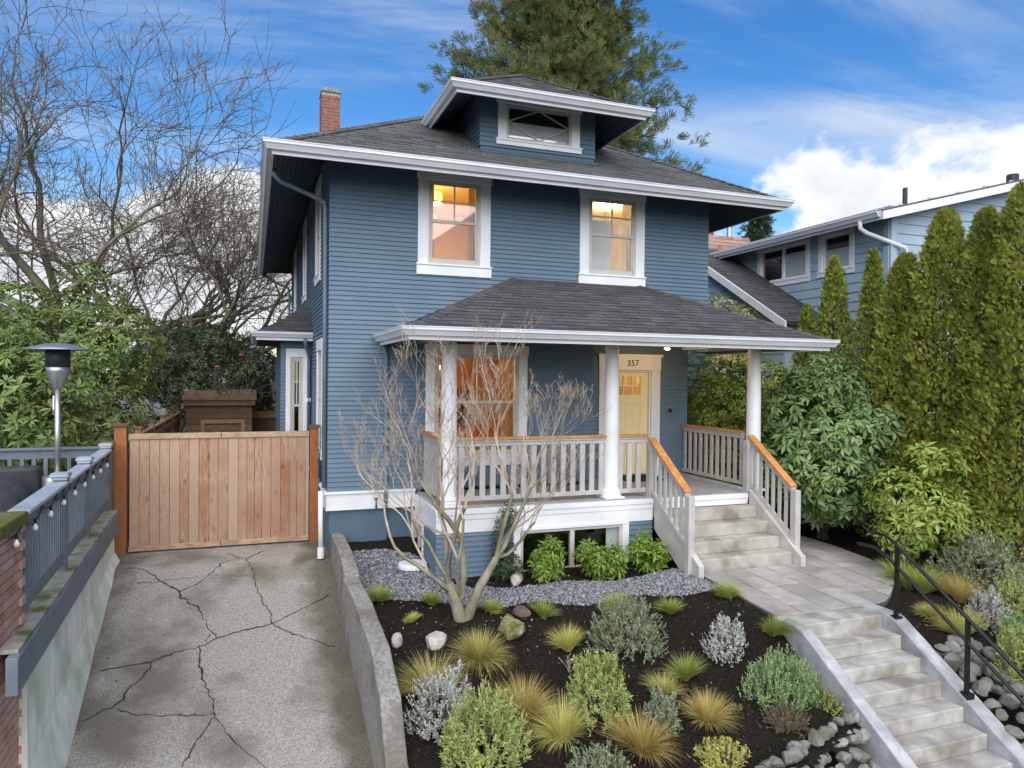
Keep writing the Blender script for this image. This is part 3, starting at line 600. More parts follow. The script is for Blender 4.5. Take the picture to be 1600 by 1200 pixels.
# ---- downspouts
def spout(path, r=.035, mat=None, name='downspout'): return MB().tube(path, r, 10).build(name, mat or bluewall, H, smooth=True)
spout([(.27,-.02,5.95),(.28,-.02,5.84),(.36,.02,5.76),(.92,.2,5.60),(1.03,.22,5.55),(1.05,.22,5.44),(1.055,.2,4.0),(1.055,.15,1.05)], .037, pmat('spout_paint',(.11,.165,.215),(.15,.20,.25),.45,3))
spout([(.98,-.10,1.04),(.98,-.12,.6),(.985,-.14,.16)], .038, plast, 'drain_pipe'); MB().lathe([(.052,0),(.052,.16),(.036,.16),(.036,.0)], (.985,-.14,.02), 16).build('drain_socket', plast, H)
SPM = MATS['spout_paint']
spout([(1.93,-.10,3.40),(1.94,-.07,3.28),(1.98,-.055,3.16),(1.99,-.055,1.0),(1.99,-.05,.72)], .034, SPM)
spout([(.30,12.4,5.95),(.5,12.2,5.75),(1.0,11.9,5.5),(1.04,11.85,5.3),(1.04,11.85,.5)], .035, SPM)
spout([(8.95,4.2,5.93),(8.95,4.2,5.78),(8.85,4.2,5.70),(8.1,4.05,5.52),(8.08,4.05,5.4),(8.08,4.05,1)], .04, SPM)
# hose tap, bell
MB().tube([(1.83,-.045,.86),(1.83,-.12,.86),(1.83,-.12,.78)], .012, 8).lathe([(.03,0),(.03,.02)], (1.83,-.10,.875), 10).tube([(1.83,-.12,.79),(1.83,-.125,.70)], .016, 8).build('hose_tap', pmat('tap_green',(.02,.07,.05),(.05,.1,.08),.5), H)
mb = MB(); mb.tube([(7.63,.60,2.2),(7.63,.575,2.2)], .035, 14); mb.build('door_bell', blackm, H)
# ---- bay on the left side
BY0, BY1, BX = 3.39, 6.9, .52
bw = (.69,.925,1.25,3.17)
mb = MB(FW(BY0)); holes_wall(mb, BX, XL, .5, 3.6, [bw]); mb2 = MB(); mb2.box(BX, BX+.1, BY0+.14, BY1, .5, 3.6); bay = mb.build('bay_wall', bluewall, H); mb2.build('bay_wall', bluewall, H)
clap(FW(BY0), bay, BX-.018, XL-.02, 1.12, 3.55, [trimhole(bw, .075, .1, .14)], join=True)
window(H, FW(BY0), *bw, cas=.09, head=.17, sill=.12, lug=0)
room(H, .63, 1.1, BY0+.14, BY0+1.2, .9, 3.5, curt)
b0_, bZ = (.04,2.98), 3.63; top = 4.22
mb = MB(); A, B_, C_, D_ = (.04,2.98,bZ), (1.11,2.98,bZ), (1.11,3.95,top), (.04,7.3,bZ); E_ = (1.11,6.3,top)
mb.face(A, B_, C_); mb.face(D_, A, C_, E_); mb.face((1.11,7.3,bZ), D_, E_); broof = mb.build('bay_roof', shing2, H)
bk = MB(); s1 = Vector((0,.97,.59)); ll = s1.length; shingle_plane(A, (1,0,0), s1, s1.cross(Vector((-1,0,0))), 1.07, ll, 1.07/ll, 0, bucket=bk, e=.13)
s1 = Vector((1.07,0,.59)); ll = s1.length; shingle_plane(D_, (0,-1,0), s1, (-.59,0,1.07), 4.32, ll, 1/ll, .97/ll, bucket=bk, e=.13); stuff(bk.build('shingle_field', shing3, broof))
pth = [(.04,7.3,bZ),(.04,2.98,bZ),(1.08,2.98,bZ)]
MB().sweep(pth, [(.0,-.02),(.0,-.15),(-.025,-.15),(-.025,-.02)]).build('fascia', white, H); MB().sweep([dz(p,.01) for p in pth], [(o*.9,z*.8) for o, z in GUT]).build('gutter', gutm, H)
MB().face((.06,3.0,bZ-.12),(1.1,3.0,bZ-.12),(1.1,7.2,bZ-.12),(.06,7.2,bZ-.12)).build('soffit', soffit, H)
spout([(.93,2.93,3.5),(.96,3.05,3.38),(1.03,3.3,3.2),(1.035,3.33,3.1),(1.035,3.33,.9)], .034, SPM)
MB().box(1.0,1.07,3.30,3.36,2.28,2.36).tube([(1.035,3.28,2.31),(1.0,3.22,2.30)], .02, 8).build('wall_sensor', plast, H)
# ================================================================== the porch
DK = .93; PF = -1.5; PX0, PX1 = 2.47, 8.12
# ---- base walls
bwn = (3.74,5.44,-.10,.545)
mb = MB(FW(PF)); holes_wall(mb, PX0, 5.98, -.6, .60, [bwn]); pb = mb.build('porch_base', bluewall, H)
clap(FW(PF), pb, PX0-.018, 5.98, -.45, .575, [trimhole(bwn, .09, .03, .02)])
mb = MB(LW(PX0)); sbw = (-.66,.06,-.02,.52); holes_wall(mb, PF+.14, .1, -.6, .60, [sbw]); pl_ = mb.build('porch_base', bluewall, H)
clap(LW(PX0), pl_, PF+.001, .08, -.45, .575, [trimhole(sbw, .05, .05, .02)], join=True)
window(H, FW(PF), *bwn, cas=.115, head=.05, sill=.05, style='slider', gl=glassd, lug=0)
window(H, LW(PX0), *sbw, cas=.08, head=.05, sill=.07, style='slider', gl=glassd, lug=0)
room(H, 3.3, 5.9, PF+.15, 1.2, -.5, .57, dark); room(H, PX0+.15, 3.25, -1.0, .4, -.4, .57, dark, 'left')
MB().box(5.20,5.42,PF+.06,PF+.07,-.1,.54).build('blind', blind, H)
MB().box(3.58, 5.62, PF-.06, PF-.0, -.30, -.18).build('window_well', conc, H, bevel=.01)
# ---- deck, skirt
fl = MB().box(PX0+.02, PX1, PF+.02, 0, .88, DK-.004).box(5.68, PX1, 0, .63, .88, DK-.004).build('porch_floor', porchfl, H)
nb = int((PX1-PX0)/.085)
mb = MB()
for i in range(nb): mb.box(PX0+.03+i*.085, PX0+.03+i*.085+.081, PF-.035, -.001 if PX0+i*.085 < 5.62 else .629, DK-.004, DK+.012)
stuff(mb.build('floor_board', porchfl, fl))
mb = MB(); mb.box(PX0-.035, 6.0, PF-.05, PF+.03, .845, DK-.006); mb.box(PX0-.035, PX0+.03, PF+.03, -.08, .845, DK-.006)
mb.box(PX0-.026, 5.99, PF-.036, PF+.02, .765, .845); mb.box(PX0-.026, PX0+.02, PF+.02, -.08, .765, .845)
mb.box(PX0-.018, 5.98, PF-.026, PF+.01, .575, .765); mb.box(PX0-.018, PX0+.01, PF+.01, -.08, .575, .765)
mb.box(6.08, 7.80, PF-.05, PF+.03, .845, DK-.006); mb.box(6.08, 7.80, PF-.036, PF+.02, .745, .845); mb.build('skirt_board', white, H, bevel=.004)
mb = MB(); mb.box(7.94, 8.12, PF, .63, .70, .87); mb.box(7.97, 8.09, PF+.02, .63, -.3, .70); mb.build('porch_base', greyp, H)
# kerb below side railing
Bx('deck_kerb', greyp, H, 7.86, 7.92, PF+.1, .62, DK+.012, DK+.05)
# ---- columns
prof = [(.165,0),(.165,.035),(.150,.05),(.155,.075),(.135,.10),(.123,.14),(.121,.8),(.116,1.6),(.106,2.15),(.102,2.28),(.118,2.29),(.118,2.315),(.104,2.33),(.108,2.355),(.135,2.385),(.140,2.40)]
for cx in (2.66,5.30,8.02):
    mb = MB().lathe(prof, (cx,-1.38,DK+.045), 32); c_ = mb.build('column', white, H, smooth=True)
    em = c_.modifiers.new('edge', 'EDGE_SPLIT'); em.split_angle = R_(35)
    MB().box(cx-.17,cx+.17,-1.55,-1.21,DK+.013,DK+.045).build('column_base', white, c_, bevel=.006)
    MB().box(cx-.155,cx+.155,-1.535,-1.225,3.375,3.41).build('capital', white, c_, bevel=.005)
# ---- beams, ceiling
mb = MB(); mb.box(2.52, 8.16, -1.50, -1.26, 3.41, 3.62); mb.box(2.52, 2.76, -1.26, 0, 3.41, 3.62); mb.box(7.90, 8.14, -1.26, .66, 3.385, 3.60); mb.build('porch_beam', white, H)
MB().face((2.76,-1.26,3.46),(7.9,-1.26,3.46),(7.9,0,3.46),(2.76,0,3.46)).build('porch_ceiling', pmat('ceiling_paint',(.10,.135,.155),(.12,.155,.175),.6), H)
# ---- porch roof
px0, px1, py, pz = 1.88, 8.80, -2.26, 3.47; ps = .455; pd = -py; top = pz+pd*ps; cp = 1/math.sqrt(1+ps*ps); sp_ = ps*cp
a0, a1 = (px0,py,pz), (px1,py,pz); t0, t1 = (px0+pd,0,top), (px1-pd,0,top); l0, l1 = (px0,0,pz), (px1,0,pz)
mb = MB(); d0 = -.02; mb.face(*[dz(p,d0) for p in (a0,a1,t1,t0)]); mb.face(*[dz(p,d0) for p in (l0,a0,t0)]); mb.face(*[dz(p,d0) for p in (a1,l1,t1)])
mb.face(*[dz(p,d0) for p in (l1,(px1,.8,pz),(8.03,.8,pz+(px1-8.03)*ps),(8.03,0,pz+(px1-8.03)*ps))])
proof = mb.build('porch_roof', shing3, H)
objs = []; bk = MB()
shingle_plane(a0, (1,0,0), (0,cp,sp_), (0,-sp_,cp), px1-px0, pd/cp, cp, cp, objs=objs, bucket=bk, e=.138, wtab=.30)
shingle_plane(l0, (0,-1,0), (cp,0,sp_), (-sp_,0,cp), pd, pd/cp, cp, cp, bucket=bk, e=.138)
shingle_plane(a1, (0,1,0), (-cp,0,sp_), (sp_,0,cp), pd, pd/cp, cp, cp, bucket=bk, e=.138)
for k, (A, B) in enumerate(objs):
    if k < 290:
        m_ = MB(); i = m_.P(*A, *B); m_.f += [(i,i+1,i+2,i+3),(i+4,i+5,i+1,i),(i+4,i,i+3),(i+5,i+2,i+1)]; m_.build('shingle', shing2, proof)
    else: i = bk.P(*A, *B); bk.f += [(i,i+1,i+2,i+3),(i+4,i+5,i+1,i),(i+4,i,i+3),(i+5,i+2,i+1)]
stuff(bk.build('shingle_field', shing3, proof))
mb = MB(); hip_caps(mb, a0, t0, .15, .13); hip_caps(mb, a1, t1, .15, .13); stuff(mb.build('hip_cap', shing3, proof))
pth = [(px0,-.025,pz),(px0,py,pz),(px1,py,pz),(px1,.7,pz)]
MB().sweep(pth, [(.0,-.02),(.0,-.165),(-.025,-.165),(-.025,-.02)]).build('fascia', white, H); MB().sweep([dz(p,.01) for p in pth], [(o*.9,z*.95) for o, z in GUT]).build('gutter', gutm, H)
zz_ = pz-.14; mb = MB(); mb.box(px0+.03,px1-.03,py+.03,-1.5,zz_,zz_+.015); mb.box(px0+.03,2.52,-1.5,-.02,zz_,zz_+.015); mb.box(8.16,px1-.03,-1.5,.7,zz_,zz_+.015); mb.build('soffit', soffit, H)
# recessed porch light
MB().lathe([(.06,.10),(.06,.02),(.05,.015)], (6.98,-.3,3.355), 16).build('porch_light', blackm, H); MB().lathe([(.0,.018),(.048,.018),(.046,-.006),(.0,-.012)], (6.98,-.3,3.355), 16).build('porch_light_bulb', emat('downlight_glow',(1,.62,.25),22), H, smooth=True)
lamp('porch_light_lamp', (6.98,-.3,3.30), 5, (1,.65,.32), .04)
# ---- front door
mb = MB(FW(.63)); u0, u1, z1 = dr[0], dr[1], dr[3]
mb.box(u0-.19,u0,0,.035,DK+.012,z1); mb.box(u1,u1+.19,0,.035,DK+.012,z1); mb.box(u0-.20,u1+.20,0,.04,z1,z1+.27); mb.box(u0-.23,u1+.23,0,.075,z1+.27,z1+.30); mb.box(u0-.215,u1+.215,0,.055,z1+.245,z1+.27)
mb.box(u0,u0+.03,-.12,.0,DK+.012,z1); mb.box(u1-.03,u1,-.12,0,DK+.012,z1); mb.box(u0+.03,u1-.03,-.12,0,z1-.03,z1)
mb.build('door_frame', white, H, bevel=.004)
a, b = u0+.035, u1-.035; zb, zt = DK+.05, z1-.035; lz0, lz1 = 2.50, 2.86; la, lb = a+.16, b-.16
mb = MB(FW(.63)); D0, D1 = -.10, -.055
mb.box(a, la, D0, D1, zb, zt); mb.box(lb, b, D0, D1, zb, zt); mb.box(la, lb, D0, D1, lz1, zt); mb.box(la, lb, D0, D1, 2.33, lz0); mb.box(la, lb, D0, D1, zb, 1.2)
um = (la+lb)/2; mb.box(um-.05, um+.05, D0, D1, 1.2, 2.33); mb.box(la, um-.05, D0, D1-.014, 1.2, 2.33); mb.box(um+.05, lb, D0, D1-.014, 1.2, 2.33)
door = mb.build('front_door', doorm, H)
for i in range(3):
    for k in range(2):
        x0, x1 = la+(lb-la)/3*i, la+(lb-la)/3*(i+1); y0, y1 = lz0+(lz1-lz0)/2*k, lz0+(lz1-lz0)/2*(k+1)
        MB(FW(.63)).box(x0+.01,x1-.01,-.08,-.075,y0+.01,y1-.01).build('pane', glassw, door)
mb = MB(FW(.63))
for i in (1,2): x = la+(lb-la)/3*i; mb.box(x-.012,x+.012,-.09,-.052,lz0,lz1)
for i in range(3): mb.box(la+(lb-la)/3*i+.012, la+(lb-la)/3*(i+1)-.012, -.09, -.052, (lz0+lz1)/2-.012, (lz0+lz1)/2+.012)
mb.build('muntin', doorm, door)
MB(FW(.63)).tube([(a+.07,-.05,1.9),(a+.07,.0,1.9)], .025, 12).build('knob', blackm, door)
MB().box(u0+.035,u1-.035,.55,.72,DK+.012,DK+.045).build('threshold', blackm, H)
room(H, 5.9, 7.7, .78, 3.2, .95, 3.4, roomw); lamp('hall_lamp_light', (6.8,1.9,3.2), 8, (1,.72,.4))
cu = bpy.data.curves.new('num', 'FONT'); cu.body = '357'; cu.size = .165; cu.extrude = .004; cu.align_x = 'CENTER'; cu.space_character = 1.05
to = bpy.data.objects.new('num', cu); COL.objects.link(to); bpy.context.view_layer.update()
nm = bpy.data.meshes.new_from_object(to.evaluated_get(bpy.context.evaluated_depsgraph_get())); bpy.data.objects.remove(to); nm.materials.clear(); nm.materials.append(blackm)
inst('house_number', nm, (6.795,.583,3.055), H, (R_(90),0,0))
tag(Bx('door_mat', matgr, None, 6.40, 7.2, -.02, .45, DK+.013, DK+.028), 'dark green door mat on the porch floor before the yellow door', 'door mat')
# ---- railings
balm = MB().box(-.041,.041,-.016,.016,0,1).mesh('baluster', greyp)
def railing(a, b, za, zb, hgt=.95, nb=8, cap=True, wood=cedar, rise=.10, wcap=.13, ends=(.06,.06), bw=1.0):
    """a,b plan ends; za,zb walking level under each end"""
    a, b = Vector((*a,za)), Vector((*b,zb)); d = b-a; flat = Vector((d.x,d.y,0)); ang = math.atan2(d.y, d.x); up = Vector((0,0,1))
    mb = MB(); mb.beam(a+up*(hgt-.055), b+up*(hgt-.055), .055, .06); rl = mb.build('railing', greyp, H, bevel=.004); MB().beam(a+up*rise, b+up*rise, .05, .065).build('bottom_rail', greyp, rl, bevel=.004)
    for i in range(nb):
        t = ends[0]+(1-ends[0]-ends[1])*(i/(nb-1)); p = a+d*t
        inst('baluster', balm, tuple(p+up*rise), rl, (0,0,ang), (bw,1,hgt-.085-rise))
    if cap:
        MB().beam(a+up*(hgt-.008), b+up*(hgt-.008), wcap*.72, .03).build('subrail', greyp, rl)
        MB().beam(a-d*0+up*(hgt+.026), b+up*(hgt+.026), wcap, .04).build('cap', wood, rl, bevel=.006)
    return rl
railing((2.78,-1.38),(5.20,-1.38),DK+.01,DK+.01, nb=15, ends=(.03,.03)); railing((5.40,-1.38),(5.92,-1.38),DK+.01,DK+.01, nb=3, ends=(.12,.25))
railing((2.62,-1.26),(2.62,-.0),DK+.01,DK+.01, nb=8); railing((7.95,.60),(7.95,-1.22),DK+.01,DK+.01, nb=11, ends=(.03,.03), bw=.8)
# newel posts at the head of the steps
for x in (5.985,7.86): Bx('newel_post', greyp, H, x-.05, x+.05, -1.50, -1.38, .62 if x < 7 else .80, 1.80, bevel=.006)
# ---- front steps
SX0, SX1 = 6.08, 7.80
RI = .186; TR = .275
for k in range(4):
    zt = RI*(k+1); yf = -2.60+TR*k
    MB().box(SX0, SX1, yf, PF-.06+.0 if k == 3 else yf+TR+.03, zt-RI-(.06 if k == 0 else 0), zt).build('step', stepm, H, bevel=.014)
for x in (SX0-.05, SX1+.05):
    mb = MB(); mb.prism([(x-.045,-2.78,-.05),(x-.045,-2.78,.15),(x-.045,-2.70,.20),(x-.045,-1.56,.97),(x-.045,-1.56,.44),(x-.045,-2.34,-.05)], (.09,0,0)); mb.build('stringer', greyp, H, bevel=.004)
for x in (5.98,7.90):
    rl = railing((x,-1.46),(x,-2.50),DK-.02,.20, hgt=.94, nb=6, ends=(.12,.16), rise=.16, bw=.62)
    Bx('newel_post', greyp, H, x-.05, x+.05, -2.60, -2.48, -.04, 1.125, bevel=.006)

# ================================================================== ground, driveway, garden
def sm(a, b, x): t = min(max((x-a)/(b-a),0),1); return t*t*(3-2*t)
def zdrive(y): return .03+.225*min(y,0)
def hash2(x, y): return (math.sin(x*12.9898+y*78.233)*43758.5453)%1
def vn(x, y):
    i, j = math.floor(x), math.floor(y); u, v = x-i, y-j; u, v = u*u*(3-2*u), v*v*(3-2*v)
    return (hash2(i,j)*(1-u)+hash2(i+1,j)*u)*(1-v)+(hash2(i,j+1)*(1-u)+hash2(i+1,j+1)*u)*v
def zbed(x, y):
    if y > -1.7: z = .19+.29*(y/1.7)
    elif y > -3: z = -.10-.03*(-1.7-y)/1.3
    else: z = -.13+.2*(y+3)
    k = sm(4.9,5.85,x)*sm(-5.4,-4.3,y)*sm(-1.6,-2.6,y); z = z*(1-k)-.035*k
    return z+.04*(vn(x*2.3,y*2.3)-.5)*(1-k*.7)+.018*(vn(x*9,y*9)-.5)*(1-k*.5)
def zright(x, y):
    z = .02+.05*max(0,x-9)
    return (z if y > -4.4 else z+.22*(y+4.4))+.05*(vn(x*2,y*2)-.5)+.02*(vn(x*8,y*8)-.5)-.07+.04*sm(.2,.9,max(0,x-9.2)+max(0,-4.6-y)+max(0,y+1))
def grid(name, mat, x0, x1, y0, y1, nx, ny, zf, keep=None, parent=None):
    mb = MB(); ids = {}
    for j in range(ny+1):
        for i in range(nx+1):
            x, y = x0+(x1-x0)*i/nx, y0+(y1-y0)*j/ny; mb.v.append((x, y, zf(x,y)))
    for j in range(ny):
        for i in range(nx):
            if keep and not keep(x0+(x1-x0)*(i+.5)/nx, y0+(y1-y0)*(j+.5)/ny): continue
            a = j*(nx+1)+i; mb.f.append((a,a+1,a+nx+2,a+nx+1))
    me = bpy.data.meshes.new(name); me.from_pydata(mb.v, [], mb.f); me.materials.append(mat); me.polygons.foreach_set('use_smooth', [True]*len(me.polygons))
    o = bpy.data.objects.new(name, me); link(o, parent); return o
def zg(x, y): return -.30+.24*max(min(y,0),-10.5)
xs = [-400,-120,-50,-25,-12,-8,-5,-3,0,3,6,9,12,16,25,50,120,400]; ys = [-400,-120,-40,-14,-10.5,-9,-8,-7,-6,-5,-4,-3,-2,-1,0,1,3,6,12,20,40,90,200,500]
mb = MB()
for y in ys:
    for x in xs: mb.v.append((x,y,zg(x,y)))
for j in range(len(ys)-1):
    for i in range(len(xs)-1): a = j*len(xs)+i; mb.f.append((a,a+1,a+len(xs)+1,a+len(xs)))
struct(mb.build('ground', groundm, smooth=True))
struct(grid('yard', yardm, -1.9, 1.1, 1.0, 16, 6, 20, lambda x,y: .02))
struct(grid('street', pmat('asphalt',(.04,.04,.042),(.06,.06,.062),.9,20,bump=.3), -60, 60, -26, -12.5, 4, 4, lambda x,y: zg(0,-14)+.03))
drv = struct(grid('driveway', drivem, -2.0, 1.16, -9.5, 1.05, 20, 60, lambda x,y: zdrive(y)+.012*(vn(x*1.3,y*1.3)-.5)))
# cracks
CRP = []
def crack(pts, wd=.012):
    rnd = random.Random(int(pts[0][0]*100)); P = []
    for (a, b) in zip(pts, pts[1:]):
        n = max(2, int(math.hypot(b[0]-a[0], b[1]-a[1])/.055))
        for k in range(n): t = k/n; P.append((a[0]+(b[0]-a[0])*t+rnd.uniform(-.018,.018), a[1]+(b[1]-a[1])*t+rnd.uniform(-.018,.018)))
    P.append(pts[-1]); mb = MB()
    for k, p in enumerate(P):
        q = P[min(k+1,len(P)-1)]; o = P[max(k-1,0)]; d = Vector((q[0]-o[0], q[1]-o[1])); d.normalize(); w_ = wd*rnd.uniform(.35,1.1)*(.45+1.5*vn(p[0]*3.1+7,p[1]*3.1))*(.4 if k in (0,len(P)-1) else 1)
        for s in (-1,1): x, y = p[0]-d.y*w_*s, p[1]+d.x*w_*s; mb.v.append((x, y, zdrive(y)+.012*(vn(x*1.3,y*1.3)-.5)+.005))
    for k in range(len(P)-1): mb.f.append((2*k,2*k+1,2*k+3,2*k+2))
    mb.build('crack', crackm, drv)
    CRP.extend((p[0]+rnd.gauss(0,.012), p[1]+rnd.gauss(0,.012)) for p in P if vn(p[0]*2.2,p[1]*2.2) > .45 for _ in range(3))
crack([(-1.68,0.07),(-1.43,-0.09),(-1.19,-0.42),(-0.93,-0.75),(-0.89,-0.92),(-0.68,-1.19),(-0.57,-1.51),(-0.49,-1.79),(-0.41,-1.97)], 0.009)
crack([(-0.93,-0.75),(-0.72,-0.58),(-0.57,-0.31),(-0.41,0.01),(-0.19,0.18),(-0.36,0.55)], 0.009)
crack([(-0.19,0.18),(-0.09,0.12),(0.17,0.55)], 0.009)
crack([(-0.09,0.12),(0.02,-0.37),(0.05,-0.82),(0.15,-1.25),(0.24,-1.58),(0.23,-1.79)], 0.009)
crack([(1.02,-1.21),(0.73,-1.42),(0.49,-1.60),(0.23,-1.79),(-0.10,-1.87),(-0.40,-1.98),(-0.59,-2.12),(-0.86,-2.17),(-1.06,-2.29),(-1.37,-2.33),(-1.59,-2.37)], 0.009)
crack([(0.23,-1.79),(0.50,-2.05),(0.71,-2.23),(0.97,-2.44)], 0.009)
crack([(-1.06,-2.29),(-1.13,-2.57),(-1.24,-2.70),(-1.28,-2.90),(-1.38,-3.02),(-1.61,-3.19)], 0.009)
crack([(-1.31,-3.06),(-1.15,-3.18),(-0.70,-3.30),(-0.38,-3.35)], 0.009)
crack([(-0.59,-2.12),(-0.58,-2.45),(-0.49,-2.84),(-0.39,-3.12),(-0.37,-3.37),(-0.27,-3.59),(-0.15,-3.84),(0.04,-4.09),(0.16,-4.25)], 0.009)
crack([(-0.37,-3.39),(-0.46,-3.62),(-0.56,-3.84),(-0.61,-4.05)], 0.009)
crack([(-1.60,-0.45),(-1.16,-0.43),(-0.77,-0.37),(-0.43,-0.37),(-0.02,-0.50)], 0.004)
crack([(-0.47,-1.85),(-0.54,-2.03)], 0.009)
q_ = np.array([(x,y,zdrive(y)+.004) for x, y in CRP]); n_ = len(q_); gr_ = np.random.default_rng(3)
stuff(put('crack_moss', scatter_mesh('crack_moss', LEAF, LEAFT, q_, gr_.normal(size=(n_,3))*(1,1,.3)+(0,0,.4), gr_.normal(size=(n_,3))+(0,0,1), gr_.uniform(.008,.026,n_), gr_.uniform(.006,.016,n_), mossm), drv))
pts = np.stack([gr_.uniform(-1.7,1.1,900), gr_.uniform(-6,.9,900), np.zeros(900)],1); pts[:300,0] = 1.1-np.abs(gr_.normal(0,.12,300)); pts[300:450,0] = -1.62+np.abs(gr_.normal(0,.1,150)); pts[:,2] = [zdrive(y)+.008 for y in pts[:,1]]
stuff(put('litter', scatter_mesh('litter', LEAF, LEAFT, pts, gr_.normal(size=(900,3))*(1,1,.2), gr_.normal(size=(900,3))*.3+(0,0,1), gr_.uniform(.008,.03,900), gr_.uniform(.005,.014,900), chips), drv))
# retaining wall between driveway and garden
rw = thing('retaining_wall', 'low board-marked concrete wall between the cracked driveway and the garden bed', 'retaining wall', (1.2,0,0))
def rwall(name, pts, x0, x1):
    """pts (y, ztop, dx)"""
    mb = MB(); n = len(pts)
    for y, zt, dx in pts:
        j = lambda: random.uniform(-.003,.003)
        mb.v += [(x0+dx,y,zdrive(y)-.3),(x0+dx+j(),y,zt+j()),(x1+dx+j(),y,zt-.012+j()),(x1+dx,y,zdrive(y)-.3)]
    for k in range(n-1):
        for q in range(3): a = 4*k+q; mb.f.append((a,a+1,a+5,a+4))
    mb.f += [(0,3,2,1),(4*n-4,4*n-3,4*n-2,4*n-1)]
    return mb.build(name, conc, rw, bevel=.02)
def dens(pts, st=.18):
    out_ = []
    for a, b in zip(pts, pts[1:]):
        n = max(1, int(abs(b[0]-a[0])/st)); out_ += [tuple(a[i]+(b[i]-a[i])*k/n for i in range(3)) for k in range(n)]
    return out_+[pts[-1]]
rwall('wall_section', dens([(.0,.37,.02),(-.9,.37,.01),(-1.5,.36,.0),(-2.0,.23,.0)]), 1.13, 1.32)
rwall('wall_section', dens([(-2.005,.225,.0),(-3.05,.20,.02),(-4.1,.08,.03),(-4.8,-.12,.01),(-5.3,-.5,-.02),(-6.2,-.9,-.02),(-7.5,-1.3,-.02)]), 1.10, 1.30)
def ywall(x): return -6.02-.25*max(0,(5.0-x))+.22*sm(4.9,5.7,x)
struct(grid('garden_bed', mulch, 1.28, 5.98, -7.6, .1, 95, 150, zbed, keep=lambda x, y: x < 3.7 or y > ywall(x)-.08))

# ---- gravel strip
def gedge(x):  # near and far edge of the gravel band at x
    near = -2.05-.25*sm(1.3,2.0,x)-.55*sm(2.0,3.2,x)-.10*sm(3.2,4.2,x)-.25*sm(4.6,5.6,x)+.10*math.sin(x*4.1)
    far = -.30-.35*sm(1.8,2.3,x)-1.35*sm(2.25,2.75,x)-.20*sm(3,5,x)+.07*math.sin(x*3.3)
    return near, far
def ingravel(x, y): n, f = gedge(x); return n < y < f and x > 1.33 and x < 6.02-.0
struct(grid('gravel_path', gravelb, 1.3, 6.05, -3.6, -.1, 110, 80, lambda x,y: zbed(x,y)+.012, keep=ingravel))
rg = np.random.default_rng(5)
def pebbles(name, pts, r0, r1, mat):
    T = np.array([[1,0,0],[-.9,.1,0],[.1,.95,.1],[-.1,-1,0],[0,.1,.8],[0,0,-.8],[.6,.6,.5],[-.6,-.5,.55]]); TT = np.array([[0,6,4],[6,2,4],[2,1,4],[1,7,4],[7,3,4],[3,0,4],[0,2,6],[1,3,7]])
    n = len(pts); ax = rg.normal(size=(n,3)); nr = rg.normal(size=(n,3)); s = rg.uniform(r0, r1, n)
    return scatter_mesh(name, T, TT, pts, ax, nr, s, s*rg.uniform(.7,1.3,n), mat)
pts = []
while len(pts) < 15000:
    x, y = rg.uniform(1.3,6.02), rg.uniform(-3.5,-.1)
    if ingravel(x, y) or (ingravel(x, y+rg.normal(0,.07)) and ingravel(x+rg.normal(0,.05), y)): pts.append((x,y,zbed(x,y)+.012+rg.uniform(0,.012)))
stuff(tag(put('gravel', pebbles('gravel', np.array(pts), .010, .022, gravelm)), 'blue grey crushed gravel band curving along the foot of the porch', 'gravel'))
pts = []
while len(pts) < 9000:
    if rg.random() < .68: x, y = rg.uniform(1.32,5.95), rg.uniform(-6.8,0); z = zbed(x,y)
    else: x, y = rg.uniform(7.5,10.5), rg.uniform(-6.6,-1); z = zright(x,y)
    if x > 3.7 and x < 6 and y < ywall(x): continue
    if x > 7 and x < 7.85 and y < -5.4: continue
    if not (x < 6 and ingravel(x,y)) and not (x > 7.2 and (-4.95 < y and x < 9.5)): pts.append((x,y,z+.004))
n = len(pts); ax = rg.normal(size=(n,3))*(1,1,.25); nr = rg.normal(size=(n,3))*.4+(0,0,1)
stuff(tag(put('mulch_chips', scatter_mesh('mulch_chips', NARROW, NARROWT, np.array(pts), ax, nr, rg.uniform(.015,.06,n), rg.uniform(.006,.018,n), chips)), 'dark loose bark mulch chips covering the garden bed', 'mulch'))
pts = []
while len(pts) < 420:
    x, y = rg.uniform(1.35,5.9), rg.uniform(-4.2,-.3); pts.append((x,y,zbed(x,y)+.006))
stuff(tag(put('stray_gravel', pebbles('stray_gravel', np.array(pts), .006, .014, gravelm)), 'pale stray gravel stones scattered over the dark mulch', 'gravel'))
# ---- patio of pavers
patio_poly = [(6.10,-2.62),(5.90,-4.49),(7.46,-4.49),(7.70,-4.42),(8.0,-4.22),(8.46,-3.86),(8.93,-3.42),(9.15,-3.05),(9.24,-2.53),(9.35,-1.79),(9.36,-1.0),(7.95,-1.0),(7.95,-2.62)]
def inpoly(x, y, P):
    c_ = False; j = len(P)-1
    for i in range(len(P)):
        if (P[i][1] > y) != (P[j][1] > y) and x < (P[j][0]-P[i][0])*(y-P[i][1])/(P[j][1]-P[i][1])+P[i][0]: c_ = not c_
        j = i
    return c_
struct(grid('shrub_bed', mulch, 7.25, 14.5, -8.5, 6, 110, 220, zright, keep=lambda x, y: not inpoly(7.6+(x-7.6)*1.08,-3.2+(y+3.2)*1.08,patio_poly) and not (x < 8.1 and y > -2.7) and not (x < 7.36 and y < -4.7) and not (x < 7.80 and y < -5.45)))
pa = MB().prism([(x,y,-.25) for x,y in patio_poly], (0,0,.237)).build('patio', sandj); struct(pa)
random.seed(11); ca, sa = math.cos(R_(-6)), math.sin(R_(-6)); ox, oy = 5.7, -1.0
def rot(u, v): return (ox+u*ca-v*sa, oy+u*sa+v*ca)
u = -.2
